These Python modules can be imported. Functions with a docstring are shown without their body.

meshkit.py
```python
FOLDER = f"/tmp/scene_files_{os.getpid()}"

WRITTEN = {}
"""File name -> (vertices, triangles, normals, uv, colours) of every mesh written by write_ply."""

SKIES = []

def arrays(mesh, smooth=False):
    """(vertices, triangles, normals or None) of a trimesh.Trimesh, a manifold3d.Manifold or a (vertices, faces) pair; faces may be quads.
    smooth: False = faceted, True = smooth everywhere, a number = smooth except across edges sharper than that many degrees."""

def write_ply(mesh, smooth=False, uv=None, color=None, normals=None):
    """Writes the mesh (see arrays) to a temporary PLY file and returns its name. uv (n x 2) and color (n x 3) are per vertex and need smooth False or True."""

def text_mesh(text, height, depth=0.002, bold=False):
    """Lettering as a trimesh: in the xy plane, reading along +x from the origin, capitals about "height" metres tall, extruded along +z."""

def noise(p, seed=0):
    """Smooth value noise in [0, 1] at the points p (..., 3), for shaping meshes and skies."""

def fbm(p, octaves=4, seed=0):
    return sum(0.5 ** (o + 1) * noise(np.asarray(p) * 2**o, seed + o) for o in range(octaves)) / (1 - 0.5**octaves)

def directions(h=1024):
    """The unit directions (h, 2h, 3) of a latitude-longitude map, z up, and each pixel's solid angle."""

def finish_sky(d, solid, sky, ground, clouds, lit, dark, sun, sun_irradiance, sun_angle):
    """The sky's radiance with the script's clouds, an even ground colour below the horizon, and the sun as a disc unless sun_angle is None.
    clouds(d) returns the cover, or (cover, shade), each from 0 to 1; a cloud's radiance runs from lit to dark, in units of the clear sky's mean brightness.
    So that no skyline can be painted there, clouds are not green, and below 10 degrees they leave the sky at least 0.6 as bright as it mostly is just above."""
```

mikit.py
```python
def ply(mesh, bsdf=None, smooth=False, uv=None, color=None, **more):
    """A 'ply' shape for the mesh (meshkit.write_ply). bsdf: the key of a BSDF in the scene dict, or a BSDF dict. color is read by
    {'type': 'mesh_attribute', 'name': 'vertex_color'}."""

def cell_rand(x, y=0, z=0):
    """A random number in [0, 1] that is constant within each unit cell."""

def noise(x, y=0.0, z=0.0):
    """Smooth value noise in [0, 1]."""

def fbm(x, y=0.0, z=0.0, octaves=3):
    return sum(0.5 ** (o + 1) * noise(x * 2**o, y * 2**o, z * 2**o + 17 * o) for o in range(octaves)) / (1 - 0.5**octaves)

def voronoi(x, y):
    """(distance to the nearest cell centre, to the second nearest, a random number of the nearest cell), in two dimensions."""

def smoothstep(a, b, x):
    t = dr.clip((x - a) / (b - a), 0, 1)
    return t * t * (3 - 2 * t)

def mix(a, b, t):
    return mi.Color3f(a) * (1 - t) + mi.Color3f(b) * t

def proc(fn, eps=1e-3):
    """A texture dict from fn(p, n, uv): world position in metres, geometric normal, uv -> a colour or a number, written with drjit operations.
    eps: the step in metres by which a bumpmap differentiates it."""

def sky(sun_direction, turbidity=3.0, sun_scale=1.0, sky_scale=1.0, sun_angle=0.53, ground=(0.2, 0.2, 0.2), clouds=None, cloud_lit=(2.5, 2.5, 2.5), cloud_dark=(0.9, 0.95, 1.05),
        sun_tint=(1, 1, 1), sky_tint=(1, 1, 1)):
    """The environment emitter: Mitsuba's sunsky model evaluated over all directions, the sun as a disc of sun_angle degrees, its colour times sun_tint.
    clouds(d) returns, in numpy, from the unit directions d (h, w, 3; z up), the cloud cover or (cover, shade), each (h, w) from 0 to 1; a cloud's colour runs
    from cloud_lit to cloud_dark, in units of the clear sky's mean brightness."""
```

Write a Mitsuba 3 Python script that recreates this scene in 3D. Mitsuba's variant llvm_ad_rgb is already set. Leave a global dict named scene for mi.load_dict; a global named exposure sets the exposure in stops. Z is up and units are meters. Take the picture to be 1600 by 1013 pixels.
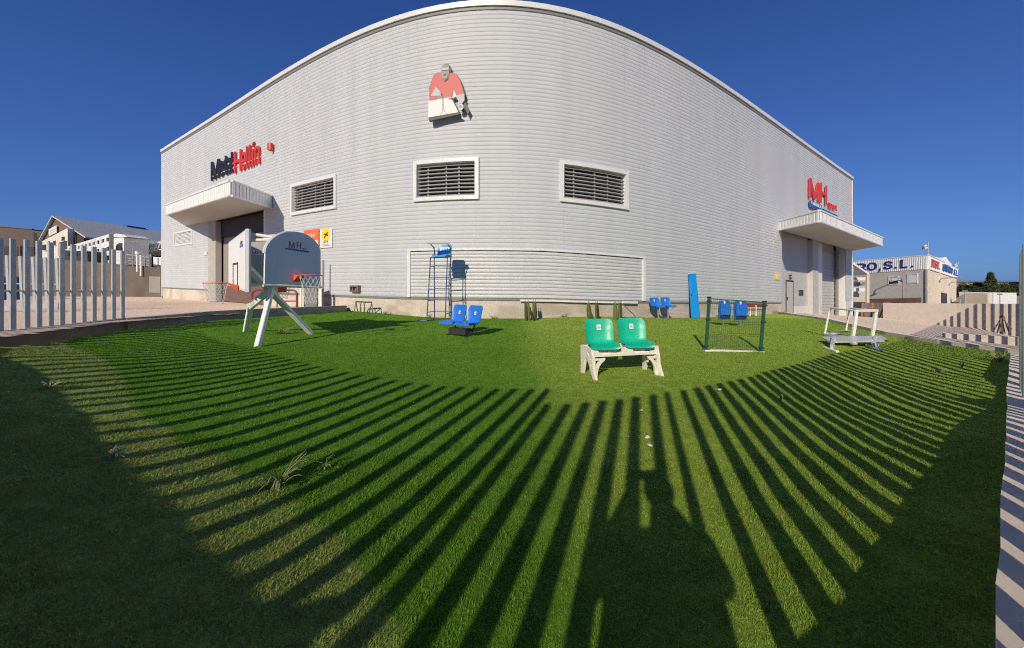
import math, random
import numpy as np, trimesh, shapely
import shapely.geometry as sg
import drjit as dr, mitsuba as mi, mikit, meshkit
import manifold3d as m3
from scipy.interpolate import RectBivariateSpline, RBFInterpolator, UnivariateSpline
from mikit import noise, fbm, smoothstep, mix, proc, cell_rand

# ---------------------------------------------------------------- camera, sky, exposure
F, HC, HZ = 600.0, 1.6, 440.0           # focal length in photo pixels, eye height, horizon row
exposure = 1.8
SUN = (-1 / 3, -1.0, 0.5)
scene, labels = {}, {}
T = mi.ScalarTransform4f
scene['camera'] = {'type': 'perspective', 'fov': 2 * math.degrees(math.atan(800 / F)), 'fov_axis': 'x', 'near_clip': 0.02, 'far_clip': 3000.0,
                   'principal_point_offset_x': 0.0, 'principal_point_offset_y': (506.5 - HZ) / 1013,
                   'to_world': T().look_at(origin=[0, 0, HC], target=[0, 1, HC], up=[0, 0, 1])}
scene['sky'] = mikit.sky(SUN, turbidity=2.2, sky_scale=0.80, sky_tint=(0.35, 0.555, 1.15), sun_tint=(0.84, 0.93, 1.10), ground=(0.16, 0.15, 0.12))

def at(x, y, Y):                          # a point Y metres ahead, from the survey drawing made on the photograph
    return np.array([(x - 800) / F * Y, Y, HC - (y - HZ) / F * Y])

# ---------------------------------------------------------------- terrain
TX=[-17.00,-15.50,-14.00,-12.50,-11.00,-9.50,-8.00,-6.50,-5.00,-4.25,-3.50,-2.75,-2.00,-1.25,-.50,.25,1.00,1.75,2.50,3.25,4.00,4.75,5.50,6.00,8.00,10.00,12.00,14.00,16.00,18.00,20.00,22.00,24.00,26.00,28.00,30.00]
TY=[-4.00,-3.25,-2.50,-1.75,-1.00,-.25,.50,1.25,2.00,2.75,3.50,4.25,5.00,5.75,6.50,7.25,8.00,10.00,12.00,14.00,16.00,18.00,20.00,22.00,24.00,26.00,28.00,30.00]
TZ=[[.75,.75,.75,.75,.75,.75,.75,.75,.75,.75,.75,.75,.75,.75,.75,.75,.75,.75,.74,.76,.74,.65,.56,.48,.43,.38,.34,.30],
[.75,.75,.75,.75,.75,.75,.75,.75,.75,.75,.75,.75,.75,.75,.75,.75,.75,.74,.76,.74,.65,.55,.47,.40,.34,.30,.26,.23],
[.69,.71,.73,.75,.75,.75,.75,.75,.75,.75,.75,.75,.75,.74,.74,.74,.74,.76,.74,.66,.55,.46,.38,.31,.26,.22,.19,.16],
[.61,.65,.68,.70,.73,.74,.75,.75,.75,.75,.75,.75,.75,.76,.76,.76,.76,.74,.66,.55,.45,.37,.29,.23,.19,.15,.12,.10],
[.54,.57,.60,.63,.67,.70,.72,.74,.75,.75,.75,.75,.75,.75,.75,.75,.74,.64,.54,.45,.37,.28,.21,.16,.12,.09,.06,.04],
[.46,.49,.53,.56,.59,.63,.66,.69,.70,.72,.71,.69,.67,.63,.64,.64,.59,.47,.42,.36,.28,.21,.14,.09,.05,.03,.00,-.02],
[.38,.41,.45,.49,.53,.56,.60,.63,.66,.67,.68,.67,.64,.56,.47,.41,.38,.34,.32,.27,.21,.15,.09,.04,.00,-.03,-.05,-.08],
[.30,.33,.36,.40,.45,.49,.53,.57,.60,.62,.63,.65,.63,.53,.42,.35,.30,.25,.22,.18,.14,.10,.04,-.00,-.04,-.07,-.10,-.12],
[.22,.25,.29,.33,.38,.43,.47,.51,.52,.52,.51,.45,.38,.34,.31,.28,.24,.18,.15,.11,.06,.03,-.01,-.04,-.08,-.12,-.15,-.17],
[.18,.21,.24,.29,.34,.39,.45,.48,.49,.48,.43,.33,.27,.25,.23,.21,.19,.15,.12,.08,.03,-.01,-.03,-.06,-.10,-.14,-.17,-.19],
[.17,.20,.23,.27,.32,.39,.45,.47,.49,.44,.31,.24,.21,.19,.18,.17,.16,.12,.09,.06,.01,-.03,-.05,-.08,-.12,-.15,-.19,-.21],
[.14,.16,.19,.23,.29,.36,.42,.48,.45,.32,.21,.17,.14,.13,.13,.12,.12,.10,.07,.04,-.00,-.04,-.07,-.10,-.13,-.17,-.20,-.23],
[.16,.18,.21,.25,.30,.37,.44,.45,.32,.18,.14,.11,.10,.10,.09,.09,.09,.08,.06,.03,-.01,-.05,-.08,-.11,-.15,-.19,-.22,-.25],
[.13,.16,.18,.20,.26,.33,.38,.30,.16,.10,.08,.07,.06,.06,.06,.06,.06,.06,.04,.02,-.01,-.05,-.08,-.12,-.16,-.21,-.24,-.27],
[-.11,-.07,-.02,.02,.07,.11,.12,.09,.06,.05,.04,.04,.04,.04,.04,.04,.04,.04,.03,.02,-.01,-.05,-.09,-.13,-.18,-.22,-.26,-.29],
[-.25,-.21,-.13,-.05,-.02,-.01,-.01,-.00,.01,.01,.01,.01,.01,.02,.02,.02,.02,.03,.03,.02,-.01,-.05,-.09,-.14,-.19,-.24,-.28,-.31],
[-.14,-.09,-.03,.02,.07,.11,.11,.07,.01,-.00,.00,-.00,.00,.01,.01,.01,.01,.02,.03,.02,-.01,-.04,-.09,-.15,-.20,-.26,-.30,-.33],
[-.03,.02,.06,.11,.16,.22,.27,.24,.11,.02,.01,.00,.00,.00,.00,.00,.00,.01,.03,.02,.00,-.03,-.10,-.16,-.22,-.27,-.32,-.35],
[-.04,.01,.05,.11,.17,.23,.29,.33,.25,.11,.05,.02,.01,.00,.00,-.00,-.00,.01,.03,.02,.01,-.02,-.10,-.17,-.24,-.29,-.34,-.37],
[-.04,.01,.05,.10,.17,.24,.29,.33,.33,.23,.11,.07,.04,.01,.01,.01,.00,.01,.03,.03,.01,-.02,-.11,-.19,-.26,-.31,-.36,-.39],
[-.04,.00,.05,.11,.17,.23,.29,.32,.34,.29,.18,.08,.04,.03,.03,.02,.01,.02,.04,.03,.01,-.04,-.13,-.21,-.28,-.33,-.38,-.41],
[-.05,-.00,.04,.10,.15,.21,.25,.28,.30,.28,.21,.09,.04,.06,.06,.04,.03,.03,.04,.02,-.01,-.06,-.15,-.23,-.30,-.35,-.40,-.43],
[-.06,-.02,.03,.08,.13,.18,.22,.25,.25,.24,.21,.14,.07,.06,.06,.04,.03,.04,.04,.01,-.03,-.09,-.18,-.26,-.32,-.38,-.42,-.45],
[-.07,-.03,.02,.07,.11,.15,.19,.21,.22,.21,.19,.14,.08,.04,.01,-.02,-.00,.05,.03,-.01,-.04,-.12,-.20,-.28,-.34,-.39,-.43,-.46],
[-.13,-.09,-.05,-.02,.01,.04,.06,.07,.08,.08,.07,.06,.04,-.01,-.07,-.10,-.08,-.01,-.03,-.07,-.13,-.21,-.29,-.36,-.41,-.45,-.49,-.52],
[-.21,-.18,-.15,-.13,-.10,-.08,-.07,-.06,-.06,-.06,-.06,-.07,-.08,-.07,-.07,-.08,-.10,-.13,-.14,-.17,-.22,-.29,-.37,-.43,-.47,-.50,-.53,-.56],
[-.30,-.28,-.26,-.24,-.22,-.21,-.20,-.19,-.19,-.19,-.19,-.19,-.19,-.19,-.20,-.19,-.20,-.25,-.28,-.29,-.30,-.35,-.41,-.46,-.51,-.54,-.58,-.61],
[-.40,-.39,-.37,-.35,-.34,-.33,-.32,-.32,-.31,-.31,-.31,-.31,-.31,-.32,-.32,-.31,-.31,-.34,-.36,-.36,-.37,-.40,-.45,-.49,-.54,-.58,-.62,-.65],
[-.51,-.49,-.48,-.47,-.46,-.45,-.44,-.44,-.43,-.43,-.43,-.43,-.43,-.43,-.43,-.43,-.43,-.43,-.42,-.42,-.43,-.46,-.49,-.52,-.57,-.62,-.66,-.70],
[-.60,-.59,-.58,-.57,-.56,-.55,-.55,-.54,-.54,-.54,-.54,-.53,-.53,-.53,-.53,-.53,-.53,-.51,-.48,-.47,-.49,-.51,-.53,-.57,-.61,-.66,-.70,-.74],
[-.70,-.69,-.68,-.67,-.66,-.66,-.65,-.64,-.64,-.64,-.63,-.63,-.63,-.63,-.62,-.62,-.62,-.59,-.55,-.54,-.55,-.56,-.59,-.62,-.66,-.71,-.75,-.79],
[-.79,-.78,-.77,-.76,-.76,-.75,-.74,-.74,-.73,-.73,-.72,-.72,-.71,-.71,-.70,-.70,-.69,-.66,-.63,-.61,-.60,-.62,-.65,-.68,-.72,-.76,-.80,-.84],
[-.88,-.87,-.86,-.85,-.84,-.84,-.83,-.82,-.82,-.81,-.80,-.80,-.79,-.78,-.78,-.77,-.76,-.74,-.71,-.68,-.66,-.68,-.71,-.75,-.79,-.82,-.86,-.89],
[-.97,-.96,-.95,-.94,-.93,-.92,-.91,-.91,-.90,-.89,-.89,-.88,-.87,-.86,-.85,-.85,-.84,-.82,-.79,-.76,-.74,-.74,-.78,-.81,-.85,-.88,-.92,-.95],
[-1.05,-1.04,-1.03,-1.02,-1.01,-1.00,-1.00,-.99,-.98,-.97,-.97,-.96,-.95,-.94,-.93,-.92,-.92,-.90,-.87,-.85,-.82,-.82,-.84,-.87,-.90,-.94,-.98,-1.01],
[-1.13,-1.12,-1.11,-1.10,-1.09,-1.08,-1.08,-1.07,-1.06,-1.05,-1.04,-1.04,-1.03,-1.02,-1.01,-1.01,-1.00,-.98,-.95,-.94,-.92,-.90,-.90,-.92,-.96,-1.00,-1.04,-1.06]]
FENCE=[(-9.73,5.35,0.94,2.58),(-9.52,5.21,1.02,2.57),(-9.30,5.06,1.09,2.56),(-9.09,4.91,1.17,2.56),(-8.88,4.74,1.25,2.55),(-8.67,4.57,1.33,2.55),
(-8.46,4.40,1.36,2.55),(-8.25,4.23,1.37,2.55),(-8.04,4.07,1.38,2.54),(-7.83,3.90,1.39,2.54),(-7.62,3.74,1.40,2.54),(-7.41,3.58,1.41,2.55),
(-7.19,3.43,1.41,2.55),(-6.98,3.27,1.42,2.55),(-6.77,3.12,1.43,2.56),(-6.55,2.96,1.43,2.56),(-6.34,2.81,1.44,2.55),(-6.13,2.65,1.43,2.55),
(-5.91,2.51,1.41,2.54),(-5.69,2.36,1.39,2.53),(-5.48,2.22,1.38,2.53),(-5.26,2.07,1.36,2.52),(-5.04,1.93,1.35,2.52),(-4.81,1.79,1.33,2.51),
(-4.54,1.66,1.30,2.50),(-4.25,1.44,1.29,2.52),(-4.00,1.23,1.30,2.55),(-3.73,1.02,1.30,2.59),(-3.46,0.82,1.30,2.62),(-3.23,0.63,1.30,2.65),
(-2.99,0.46,1.29,2.69),(-2.76,0.34,1.27,2.72),(-2.53,0.25,1.23,2.75),(-2.31,0.13,1.20,2.78),(-2.06,0.04,1.14,2.81),(-1.83,-0.00,1.09,2.84),
(-1.60,-0.06,1.03,2.87),(-1.39,-0.11,0.97,2.90),(-1.47,-0.86,1.18,2.92),(-1.23,-0.88,1.04,2.94),(-0.99,-0.84,1.01,2.96),(-0.76,-0.80,0.98,2.98),
(-0.54,-0.79,0.98,3.00),(-0.30,-0.72,0.93,3.02),(-0.05,-0.68,0.91,3.05),(0.30,-0.23,0.68,2.88),(0.78,0.48,0.48,2.58),(1.07,0.69,0.58,2.54),
(1.33,0.89,0.59,2.50),(1.58,1.07,0.60,2.47),(1.84,1.27,0.60,2.43),(2.08,1.44,0.61,2.40),(2.34,1.64,0.61,2.37),(2.56,1.81,0.61,2.35),
(2.79,1.98,0.60,2.35),(3.01,2.14,0.60,2.33),(3.23,2.30,0.59,2.31),(3.43,2.46,0.59,2.29),(3.66,2.63,0.58,2.27),(3.89,2.81,0.58,2.25),
(4.16,3.02,0.56,2.24),(4.45,3.24,0.51,2.24),(4.70,3.44,0.47,2.22),(4.92,3.61,0.44,2.21),(5.16,3.79,0.40,2.20),(5.40,3.98,0.37,2.18),
(5.66,4.19,0.33,2.17),(6.00,4.46,0.29,2.11),(6.34,4.74,0.26,2.06),(6.68,5.01,0.22,2.01),(7.03,5.29,0.19,1.98),(7.36,5.54,0.17,1.96),
(7.69,5.79,0.16,1.93),(8.03,6.04,0.27,1.90),(8.36,6.29,0.24,1.87),(8.69,6.55,0.23,1.83),(9.03,6.80,0.22,1.80),(9.36,7.05,0.22,1.78),
(9.70,7.30,0.21,1.75),(10.03,7.55,0.21,1.73),(10.36,7.80,0.18,1.70),(10.70,8.05,0.16,1.68),(11.03,8.30,0.14,1.66),(11.36,8.56,0.12,1.64)]

_terr = RectBivariateSpline(TX, TY, np.array(TZ), kx=1, ky=1)
def zg(X, Y): return _terr.ev(np.clip(X, TX[0], TX[-1]), np.clip(Y, TY[0], TY[-1]))
def gp(x, y):
    D = 1.5
    for _ in range(60):
        Y = F * D / (y - HZ); X = (x - 800) / F * Y
        D = .5 * D + .5 * (HC - float(zg(X, Y)))
    return np.array([X, Y, HC - D])
def rbf(pts):
    pts = np.array(pts, float)
    r = RBFInterpolator(pts[:, :2], pts[:, 2], kernel='linear', smoothing=.05)
    return lambda X, Y: r(np.c_[np.ravel(X), np.ravel(Y)]).reshape(np.shape(X))

# ---------------------------------------------------------------- materials
def rgb(*c): return {'type': 'rgb', 'value': list(c)}
def mat(name, col, rough=.5, metal=0.0, bump=None, spec=.5, clear=0.0, bscale=1.0):
    b = {'type': 'principled', 'base_color': col if isinstance(col, dict) else rgb(*col), 'roughness': rough, 'metallic': metal, 'specular': spec}
    if clear: b['clearcoat'] = clear
    if bump is not None: b = {'type': 'bumpmap', 'arbitrary': bump, 'scale': bscale, 'bsdf': b}
    scene[name] = {'type': 'twosided', 'bsdf': b}
def speck(c, amp=.12, f=3.0, g=40.0, tint=(1, 1, 1)):
    def fn(p, n, uv):
        a = fbm(p.x * f, p.y * f, p.z * f, 3); b = noise(p.x * g, p.y * g, p.z * g)
        return mi.Color3f(*c) * (1 - amp * .5 + amp * a + (b - .5) * amp * .5)
    return proc(fn)

def clad_fn(p, n, uv):
    streak = fbm(uv.x * 1.6, uv.y * .12, 3.0, 3)
    sheet = cell_rand(dr.floor(uv.x / 1.1), 0, 5)
    return mix((.525, .56, .605), (.455, .485, .525), streak * .8) * (.985 + .03 * sheet)
mat('m_clad', proc(clad_fn), .55, 0, spec=.3)
mat('m_trim', speck((.70, .71, .71), .06), .4, .1)
mat('m_white', speck((.66, .68, .70), .08), .45)
mat('m_greyshade', (.20, .20, .21), .5)  # grey metal, also the painted shade under roof edge and cladding
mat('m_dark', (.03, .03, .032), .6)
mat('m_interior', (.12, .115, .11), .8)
def brick_fn(p, n, uv):
    row = dr.floor(uv.y / .075); x = uv.x / .26 + (row - 2 * dr.floor(row / 2)) * .5
    fx = x - dr.floor(x); fy = uv.y / .075 - row
    joint = 1 - smoothstep(0, .05, fx) * smoothstep(1, .95, fx) * smoothstep(0, .14, fy) * smoothstep(1, .86, fy)
    bare = smoothstep(.42, .6, fbm(uv.x * .35, uv.y * .6, 2.0, 3))
    tone = cell_rand(dr.floor(x), row, 3)
    c = mix((.55, .50, .44), (.47, .41, .35), tone * bare)
    c = c * (1 - .30 * joint * bare) * (.9 + .2 * fbm(uv.x * 2, uv.y * 3, 0, 3))
    return mix(c, (.34, .30, .25), .6 * smoothstep(.55, .75, fbm(uv.x * .8, uv.y * 1.6, 4., 3)))
mat('m_plinth', proc(brick_fn), .85)
mat('m_paving', speck((.50, .40, .32), .25, .5, 9), .9)
mat('m_drive', speck((.44, .37, .31), .25, .6, 11), .9)
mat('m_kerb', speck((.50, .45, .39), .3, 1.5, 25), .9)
def wallfn(p, n, uv):
    a = fbm(p.x * .7, p.y * .7, p.z * 1.2, 4); s = smoothstep(.45, .75, fbm(p.x * 1.4, p.y * 1.4, p.z * .25 + 5, 3))
    return mix((.190, .155, .138), (.105, .085, .075), a * .9) * (1 - .3 * s)
mat('m_retain', proc(wallfn), .9)
mat('m_bwall', speck((.46, .40, .36), .22, .8, 8), .9)
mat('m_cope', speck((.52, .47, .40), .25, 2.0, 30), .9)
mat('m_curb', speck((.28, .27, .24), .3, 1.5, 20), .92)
mat('m_galv', speck((.46, .485, .50), .2, 5, 60), .42, .3)
mat('m_soil', speck((.20, .17, .13), .3, .6, 4), .95)
def PALE(p):
    X, Y = p.x, p.y
    w = .22 * (noise(X * 2.2, Y * 2.2, 3.) - .5) + .10 * (noise(X * 9, Y * 9, 5.) - .5)
    yb = dr.select(X < -5.24, 5.08 - (5.24 + X) * .68, dr.select(X < -3.69, 3.78 - (3.69 + X) * .84, dr.select(X < -.97, 2.24 - (.97 + X) * .566, 2.24 - (.97 + X) * 1.3)))
    return smoothstep(.05, -.05, Y - yb - w)
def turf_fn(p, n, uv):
    exposure_step = smoothstep(-.7, .7, p.x - .42 + .25 * (noise(p.y * 1.1, 3.) - .5))  # exposure difference between left and right put into the turf colour
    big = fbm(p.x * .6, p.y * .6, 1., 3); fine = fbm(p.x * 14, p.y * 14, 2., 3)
    green_turf = mix((.066, .160, .014), (.096, .210, .022), big)
    yellow_turf = mix((.150, .235, .032), (.190, .270, .042), big)
    c = mix(green_turf, yellow_turf, exposure_step)
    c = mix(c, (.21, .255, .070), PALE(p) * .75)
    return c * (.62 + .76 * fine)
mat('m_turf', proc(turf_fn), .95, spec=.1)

# ---------------------------------------------------------------- mesh helpers
_count = {}
def key(name):
    n = _count.get(name, 0); _count[name] = n + 1
    return name if n == 0 else '%s_%03d' % (name, n)
def add(name, mesh, m, smooth=False, **kw):
    k = key(name)
    scene[k] = mikit.ply(mesh, m, smooth=smooth, **kw)
    return k
def lab(k, label, cat=None, group=None, kind=None):
    d = {'label': label}
    if cat: d['category'] = cat
    if group: d['group'] = group
    if kind: d['kind'] = kind
    labels[k] = d
def structure(k, label=None):
    labels[k] = {'kind': 'structure'}
    if label: labels[k]['label'] = label
def cat(ms): return trimesh.util.concatenate([trimesh.Trimesh(m.vertices, m.faces, process=False) for m in ms])
def unit(v):
    v = np.asarray(v, float); return v / np.linalg.norm(v)
def frame(o, ex, ez=(0, 0, 1)):            # 4x4: local x along ex, z along ez, y = z cross x
    ex, ez = unit(ex), np.asarray(ez, float); ez = unit(ez - ex * (ez @ ex)); ey = np.cross(ez, ex)
    M = np.eye(4); M[:3, 0], M[:3, 1], M[:3, 2], M[:3, 3] = ex, ey, ez, o
    return M
def box(sx, sy, sz, c=(0, 0, 0), M=None, bev=0):
    if bev:
        b = min(bev, sx * .45, sy * .45, sz * .45); pts = []
        for i in (-1, 1):
            for j in (-1, 1):
                for k in (-1, 1):
                    pts += [(i * (sx / 2 - b), j * (sy / 2 - b), k * sz / 2), (i * (sx / 2 - b), j * sy / 2, k * (sz / 2 - b)), (i * sx / 2, j * (sy / 2 - b), k * (sz / 2 - b))]
        m = trimesh.convex.convex_hull(np.array(pts))
    else: m = trimesh.creation.box((sx, sy, sz))
    m.apply_translation(c)
    if M is not None: m.apply_transform(M)
    return m
def bar(a, b, w, h=None, up=(0, 0, 1), bev=0):  # rectangular bar from a to b
    a, b = np.asarray(a, float), np.asarray(b, float); d = b - a; L = np.linalg.norm(d); d /= L
    up = np.asarray(up, float)
    if abs(d @ unit(up)) > .98: up = np.array([0, 1., 0])
    M = frame((a + b) / 2, d, up)
    return box(L, w, h or w, M=M, bev=bev)
def tube(pts, r, n=8, close=False):
    p = np.asarray(pts, float); t = np.gradient(p, axis=0) if len(p) > 2 else np.repeat((p[1:] - p[:1]), 2, 0)
    t /= np.linalg.norm(t, axis=1, keepdims=True)
    ref = np.array([0, 0, 1.]) if abs(t[0][2]) < .9 else np.array([1., 0, 0])
    a = np.cross(t, ref); a /= np.linalg.norm(a, axis=1, keepdims=True); b = np.cross(t, a)
    r = np.broadcast_to(r, (len(p),))[:, None, None]
    an = np.arange(n) * 2 * np.pi / n
    v = (p[:, None] + r * (np.cos(an)[None, :, None] * a[:, None] + np.sin(an)[None, :, None] * b[:, None])).reshape(-1, 3)
    f = []
    for i in range(len(p) - 1):
        for j in range(n):
            q = [i * n + j, i * n + (j + 1) % n, (i + 1) * n + (j + 1) % n, (i + 1) * n + j]
            f += [[q[0], q[2], q[1]], [q[0], q[3], q[2]]]
    k = len(v); v = np.vstack([v, p[:1], p[-1:]]); e = (len(p) - 1) * n
    for j in range(n):
        f += [[k, j, (j + 1) % n], [k + 1, e + (j + 1) % n, e + j]]
    return trimesh.Trimesh(v, f, process=False)
def bend(pts, r=.06, n=5):                 # polyline with rounded corners
    p = [np.asarray(q, float) for q in pts]; out = [p[0]]
    for a, b, c in zip(p, p[1:], p[2:]):
        u, v = unit(a - b), unit(c - b); rr = min(r, np.linalg.norm(a - b) * .45, np.linalg.norm(c - b) * .45)
        for t in np.linspace(0, 1, n): out.append((1 - t) ** 2 * (b + u * rr) + 2 * t * (1 - t) * b + t * t * (b + v * rr))
    return np.array(out + [p[-1]])
def prism(poly, h, M=None, z0=0.0):       # polygon in local xy extruded along local z
    if not hasattr(poly, 'geom_type'): poly = sg.Polygon(poly)
    poly = poly.buffer(0)
    ms = [trimesh.creation.extrude_polygon(g, h, engine='earcut') for g in getattr(poly, 'geoms', [poly]) if g.area > 1e-8]
    m = trimesh.util.concatenate(ms); m.apply_translation((0, 0, z0))
    if M is not None: m.apply_transform(M)
    return m
def quadstrip(A, B):                       # surface between two polylines
    A, B = np.asarray(A, float), np.asarray(B, float); n = len(A)
    v = np.vstack([A, B]); f = []
    for i in range(n - 1): f += [[i, i + 1, n + i + 1], [i, n + i + 1, n + i]]
    return trimesh.Trimesh(v, f, process=False)
def loft(polys, closed=True):              # rings of equal length
    P = np.asarray(polys, float); m, n = P.shape[:2]; v = P.reshape(-1, 3); f = []
    for i in range(m - 1):
        for j in range(n if closed else n - 1):
            a, b = i * n + j, i * n + (j + 1) % n
            f += [[a, b, b + n], [a, b + n, a + n]]
    return trimesh.Trimesh(v, f, process=False)
def face_frame(o, along, flat=True):       # upright board: local x along, local y up, local z = outward (along x up)
    ex = unit(along); ez = np.array([0, 0, 1.]); ez = unit(ez - ex * (ez @ ex)); n = np.cross(ex, ez)
    M = np.eye(4); M[:3, 0], M[:3, 1], M[:3, 2], M[:3, 3] = ex, ez, n, o
    return M
def text(s, h, depth=.02, bold=True, sx=1.0, M=None, center=False):
    m = meshkit.text_mesh(s, h, depth, bold); m.apply_scale((sx, 1, 1))
    if center: m.apply_translation((-(m.bounds[0][0] + m.bounds[1][0]) / 2, 0, 0))
    if M is not None: m.apply_transform(M)
    return m
def ground_mesh(poly, zf, step, bbox):
    xs = np.arange(bbox[0], bbox[2] + step, step); ys = np.arange(bbox[1], bbox[3] + step, step)
    GX, GY = np.meshgrid(xs, ys, indexing='ij'); Z = zf(GX, GY)
    v = np.c_[GX.ravel(), GY.ravel(), Z.ravel()]; ny = len(ys)
    i, j = np.meshgrid(np.arange(len(xs) - 1), np.arange(ny - 1), indexing='ij'); a = (i * ny + j).ravel()
    f = np.vstack([np.c_[a, a + ny, a + ny + 1], np.c_[a, a + ny + 1, a + 1]])
    c = v[f].mean(1); f = f[shapely.contains_xy(poly, c[:, 0], c[:, 1])]
    m = trimesh.Trimesh(v, f, process=False); m.remove_unreferenced_vertices()
    return m

# ---------------------------------------------------------------- warehouse plan: straight wings and a rounded corner
_R = np.array([(253, 235), (300, 204), (315, 196), (365, 164), (400, 141), (447, 111), (490, 85), (540, 59.5), (590, 39), (640, 22.5), (700, 8), (750, 3), (780, 2), (812, 3), (850, 9), (900, 21), (950, 36.5),
               (1000, 56), (1034, 73), (1078, 100), (1138, 139), (1197, 180), (1256, 222), (1331.6, 277)])
_yr = UnivariateSpline(_R[:, 0], _R[:, 1], k=4, s=12)
def _yh(x): return np.interp(x, [253, 600, 850, 1218, 1331], [437, 439.5, 441, 457, 460])
HR = 12.27
_px = np.linspace(253, 1331.6, 541)
_WY = HR * F / (_yh(_px) - _yr(_px)); _WX = (_px - 800) / F * _WY
_S = np.r_[0, np.cumsum(np.hypot(np.diff(_WX), np.diff(_WY)))]
_SH = -(_yh(_px) - HZ) * _WY / F
def s_of(px): return float(np.interp(px, _px, _S))
def W(s, h, out=0.0):                      # wall point: arc length, height above the eye, distance proud of the wall
    s = np.asarray(s, float); h = np.asarray(h, float)
    X, Y, sh = np.interp(s, _S, _WX), np.interp(s, _S, _WY), np.interp(s, _S, _SH)
    e = .3; dx = np.interp(s + e, _S, _WX) - np.interp(s - e, _S, _WX); dy = np.interp(s + e, _S, _WY) - np.interp(s - e, _S, _WY)
    L = np.hypot(dx, dy); nx, ny = dy / L, -dx / L
    return np.stack([X + nx * out, Y + ny * out, HC + sh + h + 0 * s], -1)
def Wframe(s, h, out=0.0, ds=1.0):         # local frame on the wall: x along, y up, z outward
    o = W(s, h, out); d = W(s + ds, h, out) - W(s - ds, h, out)
    return face_frame(o, d)
def h_at(px, py): return float((_yh(px) - py) * np.interp(px, _px, _WY) / F)
HT = -.72                                  # foot of the cladding
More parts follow.
